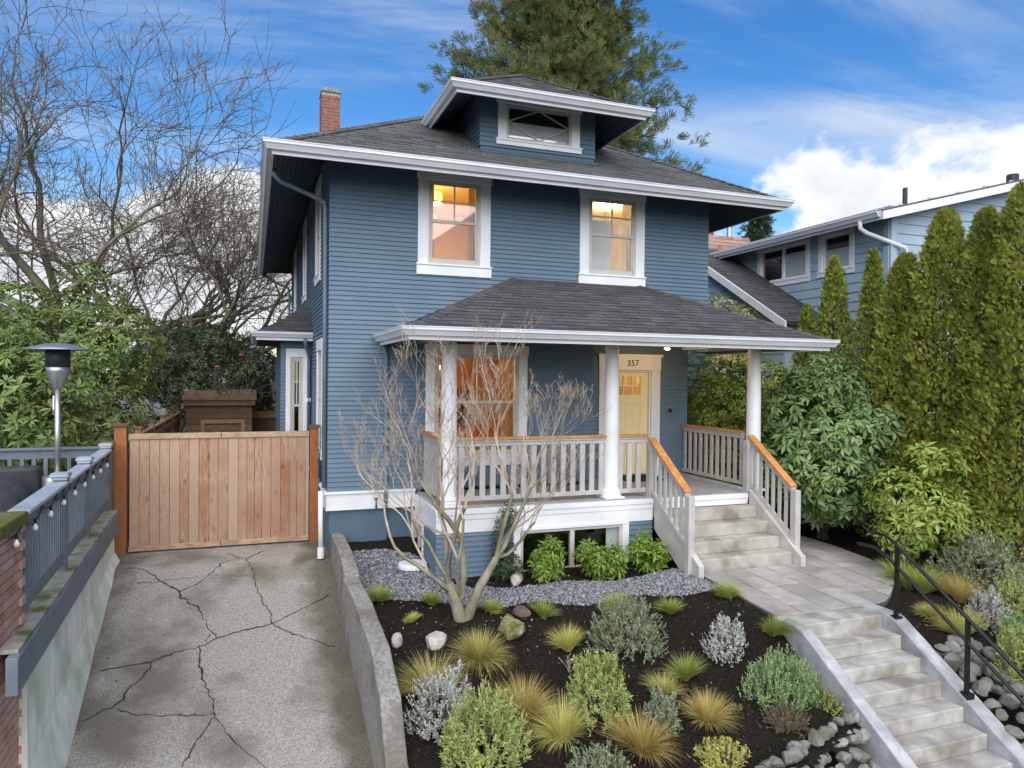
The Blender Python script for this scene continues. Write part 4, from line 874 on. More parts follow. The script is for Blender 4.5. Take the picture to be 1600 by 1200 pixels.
while u < 4.4:
    wdt = .385; v = .3-random.choice((0,.2,.4,.1))
    while v > -4.6:
        ln = random.choice((.60,.60,.60,.30))
        r4 = [(u+.007,v-ln+.007),(u+wdt-.007,v-ln+.007),(u+wdt-.007,v-.007),(u+.007,v-.007)]
        sub = [Vector(q) for q in patio_poly]; wq = [Vector(rot(*p)) for p in r4]
        for e_ in range(4):                                   # outline clipped by the four sides of this paver
            A_, B_ = wq[e_], wq[(e_+1)%4]; nn = Vector((-(B_-A_).y, (B_-A_).x)); out_ = []
            for q0, q1 in zip(sub, sub[1:]+sub[:1]):
                d0_, d1_ = (q0-A_).dot(nn), (q1-A_).dot(nn)
                if d0_ >= 0: out_.append(q0)
                if (d0_ >= 0) != (d1_ >= 0): out_.append(q0.lerp(q1, d0_/(d0_-d1_)))
            sub = out_
            if not sub: break
        if len(sub) > 2 and abs(sum(p.x*q.y-q.x*p.y for p, q in zip(sub, sub[1:]+sub[:1])))/2 > .006:
            zl = .006+random.uniform(-.003,.003); mbp = MB(); mbp.prism([(p.x,p.y,zl-.05) for p in sub], (0,0,.05)); mbp.build('paver', paverm, pa, bevel=.004)
        v -= ln
    u += wdt
# ---- garden steps down to the street
gs = thing('garden_steps', 'weathered concrete garden steps with cheek walls leading down from the patio', 'steps', (6.6,-5,0))
MB().box(6.001, 7.199, -4.83, -4.495, -.30, .0).build('landing_step', conc2, gs, bevel=.012)
for k in range(1,9):
    z = -.165*k; y = -4.83-.265*k
    MB().box(6.001, 7.199, y, y+.30, z-.165, z).build('step', conc2, gs, bevel=.012)
for x0, x1 in ((5.84,6.0),(7.20,7.40)):
    mb = MB(); mb.prism([(x0,-4.50,.012),(x0,-4.84,.02),(x0,-4.95,.0),(x0,-7.4,-1.50),(x0,-7.4,-2.2),(x0,-4.5,-.6)], (x1-x0,0,0)); mb.build('cheek_wall', cheekm, gs, bevel=.015)
# ---- black iron handrail
hr = thing('iron_handrail', 'black iron double handrail beside the garden steps', 'handrail', (7.27,-5,0))
def ztop(y): return .88-.635*(-4.92-y) if y < -4.92 else .88+.0
MB().tube([(7.27,-4.50,.94),(7.27,-4.78,.945),(7.27,-4.95,.86),(7.27,-7.3,.86-.645*2.35)], .022, 8).build('top_rail', blackm, hr)
MB().tube([(7.27,-4.36,.755),(7.27,-4.62,.765),(7.27,-4.80,.70),(7.27,-7.3,.70-.645*2.5)], .020, 8).build('lower_rail', blackm, hr)
for y in (-4.95,-5.86,-6.9):
    zb = -.002 if y > -5 else -.612*(-4.95-y); zt = .86-.645*(-4.95-y)
    Bx('post', blackm, hr, 7.25, 7.29, y-.02, y+.02, zb, zt); Bx('base_plate', blackm, hr, 7.215, 7.325, y-.05, y+.05, zb-.005 if y > -5 else zb-.03, zb+.012 if y > -5 else zb+.03)
# ---- rocks
def rock(name, label, loc, r, mat, seed, group=None, parent=None, cat='rock', sub=2, cut=(.62,.90)):
    rd = random.Random(seed); bm = bmesh.new(); bmesh.ops.create_icosphere(bm, subdivisions=sub, radius=1)
    pl = [(Vector((rd.gauss(0,1),rd.gauss(0,1),rd.gauss(0,1))).normalized(), rd.uniform(*cut)) for _ in range(11)]
    for v in bm.verts:
        p = v.co.copy()
        for n_, d_ in pl:
            k = p.dot(n_)
            if k > d_: p -= n_*(k-d_)
        p *= 1+.05*math.sin(p.x*7+seed)*math.sin(p.y*6+seed*2)
        v.co = Vector((p.x*r[0], p.y*r[1], p.z*r[2]))
    me = bpy.data.meshes.new(name); bm.to_mesh(me); bm.free(); me.materials.append(mat)
    o = inst(name, me, loc, parent, (0,0,rd.uniform(0,6)))
    if not parent: tag(o, label, cat, group)
    return o
rock('rock', 'small pale round rock lying on the mulch near the retaining wall', (1.54,-3.40,-.16), (.10,.08,.09), rockw, 1)
rock('rock', 'pinkish white angular rock on the mulch below the bare maple', (1.98,-3.52,-.17), (.17,.12,.12), rockw, 5)
rock('boulder', 'moss covered boulder behind the tan grass in the mulch bed', (2.88,-3.50,-.14), (.21,.17,.17), rockmoss, 8)
rock('rock', 'dark brown rock behind the mossy boulder at the gravel edge', (3.14,-3.16,-.10), (.14,.11,.10), rockb, 4)
rock('rock', 'flat tan rock at the foot of the dark upright shrub', (3.58,-1.80,-.08), (.24,.10,.10), rockw, 13)
MB().lathe([(0,.03),(.19,.028),(.21,.02),(.215,0),(.215,-.04)], (2.22,-1.06,.055), 32).build('utility_lid', plast, smooth=False); tag(bpy.data.objects['utility_lid'], 'round white plastic lid set in the gravel', 'lid')
pts = []
while len(pts) < 260:
    if rg.random() < .7: x, y = rg.uniform(1.4,5.9), rg.uniform(-6.0,-.4); z = zbed(x,y)
    else: x, y = rg.uniform(7.6,10), rg.uniform(-5.4,-4.6); z = zright(x,y)
    pts.append((x,y,z+.012))
n = len(pts); stuff(tag(put('fallen_leaves', scatter_mesh('fallen_leaves', LEAF, LEAFT, np.array(pts), rg.normal(size=(n,3))*(1,1,.3), rg.normal(size=(n,3))*.5+(0,0,1), rg.uniform(.02,.055,n), rg.uniform(.012,.03,n), pmat('dead_leaf', (.16,.09,.045), (.30,.20,.10), .9, 6, rnd='isl', rc=(.40,.32,.18), rf=.8))), 'scattered dead brown leaves on the mulch', 'leaves'))
# rubble walls either side of the steps
def stones(name, label, spots, sd, base):
    t = thing(name, label, 'stone wall', base); rd = random.Random(sd)
    for i, (x, y, z, s) in enumerate(spots): rock('stone', '', (x,y,z), (s*rd.uniform(.85,1.2), s*rd.uniform(.75,1.0), s*rd.uniform(.65,.9)), rockm, sd*50+i, parent=t, cut=(.52,.86))
    return t
rd = random.Random(2); sp = []
for i in range(15):
    for j in range(4):
        x = 4.2+.118*i+rd.uniform(-.04,.04); yb = ywall(x)
        y = yb+.05-.09*j+rd.uniform(-.03,.03); z = zbed(x,yb)+.07-.13*j+rd.uniform(-.02,.02)
        if x < 5.86: sp.append((x,y,z,rd.uniform(.065,.112)))
stones('rubble_wall', 'rough grey stones stacked below the mulch bed, left of the garden steps', sp, 7, (5,-6.2,-.8))
sp = []
for i in range(17):
    for j in range(4):
        y = -5.38-.145*i+rd.uniform(-.03,.03); zc = -.612*(-4.95-y); x = 7.48+.13*j+rd.uniform(-.03,.03); z = zc-.02+(zright(x,y)-zc+.06)*j/3+rd.uniform(-.03,.03)
        sp.append((x,y,z,rd.uniform(.09,.135)))
stones('rubble_wall', 'mossy grey boulders edging the right side of the garden steps', sp, 9, (7.7,-6.2,-.5))

# ================================================================== the gate, fences, shed
gt = thing('gate', 'double cedar board gate across the top of the driveway', 'gate', (-.45,1.0,.03))
random.seed(21)
x = -1.80; ws = []
while x < .87:
    wd = random.choice((.115,.135,.14,.145,.15)); ws.append((x, min(wd,.885-x))); x += wd
for x, wd in ws:
    if wd > .03: MB().box(x+.0025, x+wd-.0025, 1.0+random.uniform(-.004,.004), 1.022, .11, 1.80).build('board', gatew, gt, bevel=.003)
for a, b in ((-1.81,-.485),(-.475,.885)):
    Bx('top_rail', gatet, gt, a, b, .975, 1.05, 1.80, 1.885, bevel=.004); Bx('bottom_rail', gatet, gt, a, b, .97, .998, .055, .135, bevel=.004); Bx('brace', gatet, gt, a+.02, b-.02, 1.024, 1.06, .3, .4)
for nm_, (x0,x1,y0,y1,zt) in {'a':(-2.0,-1.83,.93,1.09,2.0),'b':(.895,1.03,.93,1.07,1.94),'c':(-2.12,-2.03,.55,.66,1.73)}.items():
    Bx('post', postw, gt, x0, x1, y0, y1, -.1, zt, bevel=.006)
Bx('post_cap', oldw, gt, -2.03, -1.80, .90, 1.12, 2.0, 2.045, bevel=.005); Bx('post_cap', oldw, gt, .87, 1.055, .905, 1.095, 1.94, 1.985, bevel=.005)
Bx('rail', fencew, gt, -2.14, -2.0, .50, .95, 1.735, 1.78); Bx('board', fencew, gt, -2.03, -2.005, .67, .92, .05, 1.66)
fe = thing('board_fence', 'cedar board fence running back from the driveway gate', 'fence', (-1.95,5.5,0))
fm = MB().box(-.012,.012,-.07,.07,0,1.62).mesh('board', fencew)
for i in range(62): inst('board', fm, (-1.95+random.uniform(-.004,.004), 1.2+i*.15, .05), fe)
for i in range(6): Bx('post', fencew, fe, -2.0, -1.9, 1.15+i*1.83, 1.25+i*1.83, 0, 1.82); Bx('post_cap', oldw, fe, -2.02, -1.88, 1.13+i*1.83, 1.27+i*1.83, 1.82, 1.86)
Bx('rail', fencew, fe, -1.99, -1.91, 1.2, 10.4, 1.67, 1.72); Bx('rail', fencew, fe, -1.93, -1.90, 1.2, 10.4, 1.50, 1.60)
sh = thing('shed', 'small old horizontal board garden shed behind the gate', 'shed', (-.85,9.5,0))
MB().box(-1.62,-.06,9.06,10.5,0,2.10).build('wall', oldw, sh)
for k in range(13): MB().box(-1.65,-.03,9.02,9.055,.05+k*.158,.05+k*.158+.150).build('board', oldw, sh)
MB().prism([(-1.75,8.85,2.12),(.08,8.85,2.12),(.08,10.6,2.30),(-1.75,10.6,2.30)], (0,0,.07)).build('roof', oldw, sh); Bx('fascia_board', oldw, sh, -1.72, .05, 8.90, 8.99, 1.98, 2.11)
mb = MB(); mb.box(-1.3,-.2,8.985,9.018,1.50,1.60); mb.box(-1.3,-1.2,8.985,9.018,.1,1.5); mb.box(-.3,-.2,8.985,9.018,.1,1.5); mb.build('door_frame', fencew, sh)
bf = thing('back_fence', 'weathered brown board fence at the end of the side yard', 'fence', (.5,11.2,0))
fm2 = MB().box(-.07,.07,-.012,.012,0,1.55).mesh('board', oldw)
for i in range(14): inst('board', fm2, (-.2+i*.145, 11.2, .05), bf)
Bx('rail', fencew, bf, -.27, 1.8, 11.12, 11.18, 1.5, 1.66); Bx('rail', fencew, bf, -.27, 1.8, 11.10, 11.24, 1.665, 1.70)

# ================================================================== the deck on the left
dk = thing('deck', 'grey painted neighbouring deck on a pale plastered wall beside the driveway', 'deck', (-3.6,-2,0))
def xw(y): return -1.88+.05*(.5-y)*.95            # face of the wall runs slightly askew
random.seed(5)
mb = MB(); A = [(xw(.55)-.02,.55),(xw(-4.75)-.02,-4.75)]
nseg = 30; base_i = len(mb.v)
for k in range(nseg+1):
    y = .55-5.3*k/nseg; x = xw(y); zb = zdrive(y)
    mb.v += [(x-.05,y,.60),(x-.05+.012*vn(y*2,1),y,.15+.5*zb),(x+.06+.03*(vn(y*2.1,3)-.5),y,zb-.05),(x-.6,y,zb-.05),(x-.6,y,.60)]
for k in range(nseg):
    for q in range(4): a = 5*k+q; mb.f.append((a,a+1,a+6,a+5))
mb.f.append((5*nseg,5*nseg+1,5*nseg+2,5*nseg+3,5*nseg+4)); mb.build('wall', plaster, dk, smooth=False)
mb = MB(); mb.prism([(xw(.5)-.06,.5,.50),(xw(.5)+.02,.5,.50),(xw(.5)+.02,.5,.775),(xw(.5)-.06,.5,.775)], (xw(-5.35)-xw(.5),-5.85,0)); mb.build('rim_beam', deckp, dk, bevel=.006)
mb = MB(); mb.prism([(xw(.5)-.26,.5,.775),(xw(.5)-.0,.5,.775),(xw(.5)-.0,.5,.805),(xw(.5)-.26,.5,.805)], (xw(-5.25)-xw(.5),-5.75,0)); mb.build('ledge_board', mossb, dk, bevel=.005)
Bx('floor', deckp, dk, -7, -2.1, -4.7, .8, .70, .86)
nfb = 26
for k in range(nfb): Bx('floor_board', deckp, dk, -7, -2.12, -4.7+k*.205, -4.7+k*.205+.195, .86, .885)
RX = lambda y: xw(y)-.14
def cpost(x, y, z0, zt):
    p = MB().box(x-.055,x+.055,y-.055,y+.055,z0,zt).build('post', deckp, dk, bevel=.004)
    MB().box(x-.072,x+.072,y-.072,y+.072,zt-.06,zt-.03).box(x-.085,x+.085,y-.085,y+.085,zt-.029,zt).prism([(x-.08,y-.08,zt),(x+.08,y-.08,zt),(x+.08,y+.08,zt),(x-.08,y+.08,zt)], (0,0,.012)).build('post_cap', deckcap, p, bevel=.006)
py_ = [.42,-1.42,-2.90]
for y in py_: cpost(RX(y), y, .80, 1.79)
bal2 = MB().box(-.017,.017,-.017,.017,0,1).mesh('baluster', deckp)
secs = [(.36,-1.36),(-1.48,-2.84),(-2.96,-4.62)]
for a, b in secs:
    pa_, pb_ = (RX(a),a), (RX(b),b)
    mb = MB(); mb.beam((*pa_,1.625), (*pb_,1.625), .045, .11); rl = mb.build('railing', deckp, dk, bevel=.003); MB().beam((*pa_,.925), (*pb_,.925), .045, .13).build('bottom_rail', deckp, rl, bevel=.003)
    MB().beam((*pa_,1.70), (*pb_,1.70), .165, .035).build('cap', deckcap, rl, bevel=.008)
    n = int((a-b)/.098)
    for i in range(n): y = a-(i+.5)*(a-b)/n; inst('baluster', bal2, (RX(y),y,.985), rl, (0,0,0), (1,1,.59))
mb = MB(); mb.beam((-2.15,.72,1.63),(-6,.72,1.63),.05,.12); rl = mb.build('railing', deckp, dk); MB().beam((-2.15,.72,1.0),(-6,.72,1.0),.05,.1).build('bottom_rail', deckp, rl); MB().beam((-2.05,.72,1.71),(-6,.72,1.71),.14,.035).build('cap', deckp, rl, bevel=.006)
for i in range(26): inst('baluster', bal2, (-2.25-i*.148,.72,1.0), rl, (0,0,0), (1.5,1.5,.6))
cpost(-3.62,.72,.80,1.84)
# string of bulbs along the rail
sl_ = thing('string_lights', 'string of clear bulbs looped along the grey deck railing', 'string lights', (-1.9,-2,1.6))
pts = []; bl = []
y = .3
while y > -5.1:
    for k in range(7): t = k/7; pts.append((RX(y)+.06, y-.62*t, 1.66-.11*math.sin(math.pi*t)*(1 if (len(bl)%2) else .7)))
    bl.append(y-.31); y -= .62
MB().tube(pts, .006, 5).build('wire', blackm, sl_)
bulbm = pmat('clear_bulb', (.75,.76,.74), (.85,.86,.85), .12, 4, spec=.8)
bme2 = MB().lathe([(.009,.0),(.010,-.015),(.019,-.032),(.021,-.046),(.015,-.062),(.003,-.070)], (0,0,0), 12).mesh('bulb', bulbm, smooth=True)
for y in bl: inst('bulb', bme2, (RX(y)+.065, y, 1.565), sl_); Bx('socket', blackm, sl_, RX(y)+.055, RX(y)+.075, y-.010, y+.010, 1.56, 1.60)
# brick pillar at the end of the railing
bp_ = thing('brick_pillar', 'red brick pillar with a mossy concrete cap at the near end of the deck railing', 'pillar', (-2.15,-4.9,-1))
MB().box(-2.37,-1.755,-5.28,-4.68,-1.6,1.62).build('core', mortar, bp_)
b1m = MB().box(-.098,.098,-.05,.05,-.031,.031).mesh('brick', brickm)
z = -.9; k = 0
while z < 1.6:
    for i in range(3):
        inst('brick', b1m, (-1.785, -5.18+.213*i-(.07 if k%2 else 0)+.06, z), bp_, (0,0,R_(90)))
        inst('brick', b1m, (-2.27+.213*i-(.05 if k%2 else 0), -5.255, z), bp_)
        inst('brick', b1m, (-2.27+.213*i-(.05 if k%2 else 0)+.03, -4.705, z), bp_)
    z += .0735; k += 1
MB().box(-2.42,-1.70,-5.33,-4.63,1.62,1.72).build('cap', mossm, bp_, bevel=.015)
# patio heater
ph = thing('patio_heater', 'stainless steel patio heater with a wide flat reflector standing on the deck', 'patio heater', (-2.63,.42,.885)); c = (-2.63,.42,0)
MB().lathe([(0,3.245),(.14,3.24),(.17,3.232),(.445,3.155),(.447,3.148),(.17,3.222),(0,3.23)], c, 40).build('reflector', steel, ph, smooth=True)
MB().lathe([(.145,2.90),(.155,2.905),(.155,3.15),(.145,3.155)], c, 32).build('emitter_screen', dsteel, ph, smooth=True)
mb = MB().lathe([(.04,2.58),(.06,2.60),(.105,2.72),(.145,2.84),(.15,2.905),(.14,2.91)], c, 32); mb.build('burner_head', steel, ph, smooth=True)
MB().lathe([(.038,1.2),(.038,2.60)], c, 20).build('pole', steel, ph, smooth=True); MB().lathe([(.24,.885),(.24,.95),(.20,1.0),(.20,1.30),(.19,1.34),(.04,1.36)], c, 28).build('base', steel, ph, smooth=True)
MB().box(-2.625,-2.605,.31,.325,2.77,2.81).build('control_knob', blackm, ph)
MB().tube([(-2.65,.28,2.3),(-2.65,.285,2.5)], .012, 6).build('data_plate', plast, ph)
# covered furniture and pot on the deck
cvt = thing('covered_chair', 'dark grey covered lounge chair on the deck behind the railing', 'chair', (-2.75,-1.6,.885))
MB().lathe([(.42,0),(.46,.2),(.45,.50),(.38,.66),(.20,.72),(0,.73)], (-2.85,-1.75,.885), 24).build('cover', darkf, cvt, smooth=True)
MB().prism([(-3.3,-1.2,.885),(-2.45,-1.2,.885),(-2.45,-1.0,.885),(-3.3,-1.0,.885)], (0,-.1,.80)).build('backrest', darkf, cvt, bevel=.05)
pt = thing('flower_pot', 'red glazed pot on the deck in front of the rear railing', 'pot', (-3.1,.3,.885)); MB().lathe([(.12,0),(.17,.3),(.18,.46),(.16,.46),(.14,.4)], (-3.05,.3,1.0), 20).build('pot', redm, pt, smooth=True); MB().lathe([(.2,0),(.2,.11)], (-3.05,.3,.885), 16).build('stand', conc, pt)

# ================================================================== neighbour's house on the right
nh = thing('neighbour_house', 'light blue neighbouring house with wide lap siding beyond the tall hedge', 'house', (14,3,0))
NX, NY = 12.0, -.50
nw1, nw2 = (1.78,3.36,5.22,6.02), (.50,1.30,5.25,6.02)
mb = MB(LW(NX)); holes_wall(mb, NY, 9, 0, 6.35, [nw1, nw2]); nl = mb.build('wall', nsiding, nh)
clap(LW(NX), nl, NY-.0, 9, .3, 6.33, [trimhole(nw1), trimhole(nw2)], e=.20, t=.03, mat=nsiding, ends=lambda z: (NY+.14, 9))
nf = MB(); nf.prism([(NX,NY,0),(21,NY,0),(21,NY,8.55),(NX,NY,6.27)], (0,.14,0)); nfw = nf.build('wall', nsiding, nh)
clap(FW(NY), nfw, NX+.14, 20.9, 3.0, 8.4, e=.20, t=.03, mat=nsiding, ends=lambda z: (max(NX+.14, NX+(z+.12-6.27)/.253), 20.9))
mb = MB(FW(NY)); mb.box(NX-.03, NX+.13, 0, .05, 0, 6.25); mb.build('corner_board', nsiding, nh); Bx('corner_board', nsiding, nh, NX-.05, NX, NY, NY+.13, 0, 6.25)
window(nh, LW(NX), *nw1, cas=.11, head=.14, sill=.13, style='slider', gl=glassd, lug=.01, sashm=white); window(nh, LW(NX), *nw2, cas=.11, head=.14, sill=.13, style='plain', gl=glassd, lug=.01, sashm=white)
room(nh, NX+.14, NX+1.2, .2, 3.6, 5.0, 6.2, dark, 'left'); MB().box(NX+.06, NX+.07, 1.80, 2.56, 5.24, 5.84).build('blind', blind, nh); MB().box(NX+.06, NX+.07, .52, 1.28, 5.27, 5.72).build('blind', blind, nh)
EXN, EZN = 11.42, 6.12; sn = .253
mb = MB(); mb.prism([(EXN,NY-.32,EZN),(EXN+11,NY-.32,EZN+11*sn),(EXN+11,NY-.32,EZN+11*sn+.03),(EXN,NY-.32,EZN+.03)], (0,11,0)); mb.build('roof', shing, nh)
mb = MB(); mb.prism([(EXN,NY-.36,EZN-.17),(EXN+11,NY-.36,EZN+11*sn-.17),(EXN+11,NY-.36,EZN+11*sn-.01),(EXN,NY-.36,EZN-.01)], (0,.035,0)); mb.build('rake_board', white, nh)
mb = MB(); mb.prism([(EXN+.02,NY-.3,EZN-.13),(NX+.0,NY-.3,EZN-.13+.58*sn),(NX,NY-.3,EZN-.11+.58*sn),(EXN+.02,NY-.3,EZN-.11)], (0,10,0)); mb.build('soffit', soffit, nh)
MB().sweep([(EXN,9.5,EZN+.02),(EXN,NY-.30,EZN+.02)], [(o,z*1.05) for o, z in GUT]).build('gutter', gutm, nh); Bx('fascia', white, nh, EXN, EXN+.03, NY-.3, 9.5, EZN-.16, EZN-.01)
MB().tube([(11.36,-.35,6.0),(11.37,-.35,5.86),(11.48,-.40,5.77),(12.25,-.62,5.5),(12.3,-.63,5.4),(12.3,-.63,1)], .045, 10).build('downspout', gutm, nh, smooth=True)
MB().tube([(13.4,.4,6.5),(13.4,.4,7.05)], .05, 8).build('roof_vent', darkf, nh); MB().tube([(15.9,-.2,7.1),(15.9,-.2,7.45)], .12, 8).build('roof_vent', darkf, nh)
# wing with roof sloping towards the street
mb = MB(); sr = .56; gz0 = 4.02; gy0 = .95
wing = MB().prism([(10.95,gy0+.3,0),(10.95,gy0+.3,gz0+.10),(10.95,5.0,gz0+.10+(4.7-gy0)*sr),(10.95,8,gz0),(10.95,8,0)], (1.0,0,0)).build('wing_wall', nsiding, nh)
clap(LW(10.95), wing, gy0+.3, 6, 2.4, 6.0, e=.20, t=.03, mat=nsiding, ends=lambda z: (max(gy0+.32, gy0+(z+.13-gz0)/sr), 5.0))
MB().prism([(10.70,gy0,gz0),(NX-.02,gy0,gz0),(NX-.02,5.0,gz0+(5-gy0)*sr),(10.70,5.0,gz0+(5-gy0)*sr)], (0,0,.06)).build('wing_roof', shing2, nh)
bk = MB(); s1 = Vector((0,1,sr)).normalized(); shingle_plane((10.70,gy0,gz0+.06), (1,0,0), s1, Vector((0,-sr,1)), NX-10.72, 4.5, 0, 0, bucket=bk, e=.13); stuff(bk.build('shingle_field', shing3, nh))
MB().prism([(10.66,gy0-.02,gz0-.14),(10.70,gy0-.02,gz0-.14),(10.70,gy0-.02,gz0+.05),(10.66,gy0-.02,gz0+.05)], (0,4.05,4.05*sr)).build('rake_board', white, nh)
# its brick chimney with flue pots
nc = MB().box(12.6,14.2,6.6,7.4,5.5,7.05).build('chimney', mortar, nh)
b2 = MB().box(-.15,.15,-.05,.05,-.045,.045).mesh('brick', brickm)
for k in range(12):
    for i in range(6): inst('brick', b2, (12.72+.27*i-(.1 if k%2 else 0), 6.58, 5.95+.1*k), nc)
    for i in range(3): inst('brick', b2, (12.58, 6.75+.27*i-(.08 if k%2 else 0), 5.95+.1*k), nc, (0,0,R_(90)))
MB().lathe([(.16,0),(.15,.4),(.17,.42),(.17,.46),(.13,.46)], (13.0,7.0,7.05), 14).build('flue_pot', redm, nh); MB().lathe([(.07,0),(.07,.45),(.13,.47),(.13,.62),(.16,.64),(.02,.72)], (13.75,7.0,7.05), 12).build('flue_pot', steel, nh)

# ================================================================== vegetation builders
RG = np.random.default_rng(17)
def lobes_points(lobes, n, shell=(.92,1.04), reject=.86, zmin=None):
    P, O = [], []; lb = np.array(lobes, float); area = lb[:,3]*lb[:,4]+lb[:,4]*lb[:,5]; pr = area/area.sum()
    while sum(len(p) for p in P) < n:
        k = RG.choice(len(lb), n, p=pr); d = unit(RG.normal(size=(n,3))); r = RG.uniform(*shell, n)[:,None]
        q = lb[k,:3]+d*lb[k,3:]*r; ok = np.ones(n, bool)
        for l in lb: ok &= (((q-l[:3])/l[3:])**2).sum(1) > reject**2*.98 if reject else True
        if zmin is not None: ok &= q[:,2] > zmin
        P.append(q[ok]); O.append(unit(d/lb[k,3:])[ok])
    return np.concatenate(P)[:n], np.concatenate(O)[:n]
def rosettes(lobes, n, mat, ll=.13, lw=.045, m=8, name='foliage', shell=(.90,1.05), reject=.8, droop=(-.45,.35), zmin=None, up=.45):
    p, o = lobes_points(lobes, n, shell, reject, zmin)
    a = unit(o*(1-up)+np.array([0,0,up])+RG.normal(size=o.shape)*.22); e1 = unit(np.cross(a, RG.normal(size=a.shape))); e2 = np.cross(a, e1)
    ph = RG.uniform(0,6.28,(n,1))+np.arange(m)[None,:]*(6.28/m)+RG.normal(size=(n,m))*.25; t = RG.uniform(*droop,(n,m))
    ax = (np.cos(ph)[...,None]*e1[:,None]+np.sin(ph)[...,None]*e2[:,None])*np.cos(t)[...,None]+a[:,None]*np.sin(t)[...,None]
    pos = np.repeat(p[:,None],m,1)+ax*.012; nr = np.repeat(a[:,None],m,1)+RG.normal(size=ax.shape)*.12
    sc = np.repeat(RG.uniform(.7,1.2,(n,1)),m,1)*RG.uniform(.8,1.15,(n,m))
    return scatter_mesh(name, LEAF, LEAFT, pos.reshape(-1,3), ax.reshape(-1,3), nr.reshape(-1,3), (ll*sc).ravel(), (lw*sc).ravel(), mat)
def stems(mb, base, lobes, r=.03, k=1):
    for l in lobes:
        a = Vector(base)+Vector((random.uniform(-.1,.1),random.uniform(-.1,.1),0)); b = Vector(l[:3]); m = (a+b)/2+Vector((random.uniform(-.15,.15),random.uniform(-.15,.15),.1))
        mb.tube([a, m, b], [r, r*.7, r*.3], 6)
        for _ in range(4*k):
            d = Vector((random.gauss(0,1),random.gauss(0,1),random.gauss(0,1))).normalized(); e = b+Vector((d.x*l[3],d.y*l[4],d.z*l[5]))*.85
            mb.tube([m.lerp(b,random.uniform(.2,1)), e], [r*.3, r*.12], 4)
def shrub(name, label, base, lobes, n, mat, ll=.13, lw=.045, m=8, cat='shrub', group=None, inner=.5, **kw):
    """lobes relative to base"""
    t = thing(name, label, cat, base, group)
    put('foliage', rosettes(lobes, n, mat, ll, lw, m, **kw), t)
    if inner:
        kk = dict(kw); kk.update(shell=(.45,.86), reject=0); put('inner_foliage', rosettes(lobes, int(n*inner), mat, ll, lw, m, **kk), t)
    mb = MB(); stems(mb, base, [(l[0]+base[0],l[1]+base[1],l[2]+base[2],*l[3:]) for l in lobes], .035); mb.build('stem', dbark, t); return t
def arbor(name, label, base, h, r, n, mat, seed, group, lean=(0,0), top=.55, sz=(.09,.17), mat2=None):
    t = thing(name, label, 'tree', base, group); g = np.random.default_rng(seed)
    def cloud(n, lo, hi, mat, s0, s1):
        z = h*(g.random(n)**.85); th = g.uniform(0,6.283,n); zf = z/h
        prof = np.where(zf < .12, .80+1.6*zf, np.clip((1-zf)/(1-.12),0,1)**top)
        lump = 1+.15*np.sin(th*3+zf*9+seed)+.14*np.sin(th*5-zf*19+seed*2)+.10*np.sin(th*4+zf*37+seed)+.10*np.sin(th*11+zf*61)*np.sin(zf*47-th*7)
        rr = r*prof*lump*g.uniform(lo,hi,n)*np.where(g.random(n) < .05, 1.12, 1)
        pos = np.stack([rr*np.cos(th)+lean[0]*zf, rr*np.sin(th)+lean[1]*zf, z], 1)
        o = np.stack([np.cos(th),np.sin(th),np.zeros(n)],1); ax = o*g.uniform(.2,.9,(n,1))+np.array([0,0,1])*g.uniform(.35,1.0,(n,1))+g.normal(size=(n,3))*.28
        nr = o*.8+np.array([0,0,.55])+g.normal(size=(n,3))*.55; s = g.uniform(s0,s1,n)
        return scatter_mesh('foliage', PLUME, PLUMET, pos, ax, nr, s, s*.8, mat)
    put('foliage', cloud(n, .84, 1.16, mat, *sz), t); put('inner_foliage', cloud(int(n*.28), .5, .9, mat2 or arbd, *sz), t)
    MB().tube([base, (base[0]+lean[0]*.5,base[1]+lean[1]*.5,base[2]+h*.5), (base[0]+lean[0],base[1]+lean[1],base[2]+h*.93)], [.07,.05,.01], 6).build('trunk', dbark, t); return t
def grass(name, label, base, r, h, n, mat, seed, group='ornamental grass tufts in the mulch bed', cat='grass tuft', flop=1.0, wd=.0034):
    t = thing(name, label, cat, base, group); g = np.random.default_rng(seed); V = []; Fc = []
    n = int(n*2.4); ln_ = g.normal(0,.16,2); as_ = g.uniform(0,6.28); aw = g.uniform(0,.35)
    for i in range(n):
        th = g.uniform(0,6.283); u_ = g.random(); sp = (u_**.62)*1.25*flop*(1+aw*math.cos(th-as_)); Ln = h*g.uniform(.6,1.18)*(1+.12*sp); r0 = r*.22*g.random()**.5
        d = np.array([math.cos(th),math.sin(th)]); p = np.array([d[0]*r0,d[1]*r0,-.02]); a = 1.52-sp*.78; w_ = wd*g.uniform(.5,1.1); side = np.array([-d[1],d[0],0])+g.normal(0,.3,3); b = len(V)
        K = 4
        for k in range(K+1):
            ww = w_*(1-k/K*.9); V += [p-side*ww, p+side*ww]
            st = Ln/K; p = p+np.array([(d[0]*math.cos(a)+ln_[0])*st, (d[1]*math.cos(a)+ln_[1])*st, math.sin(a)*st]); a -= sp*.20+.04+g.normal(0,.05)
        for k in range(K): Fc.append((b+2*k,b+2*k+1,b+2*k+3,b+2*k+2))
    me = bpy.data.meshes.new('blades'); me.from_pydata([tuple(v) for v in V], [], Fc); me.materials.append(mat); put('blades', me, t)
    mb = MB(); mb.lathe([(r*.2,0),(r*.16,.05),(.01,.09)], (base[0],base[1],base[2]-.03), 8); mb.build('crown', drym, t); return t
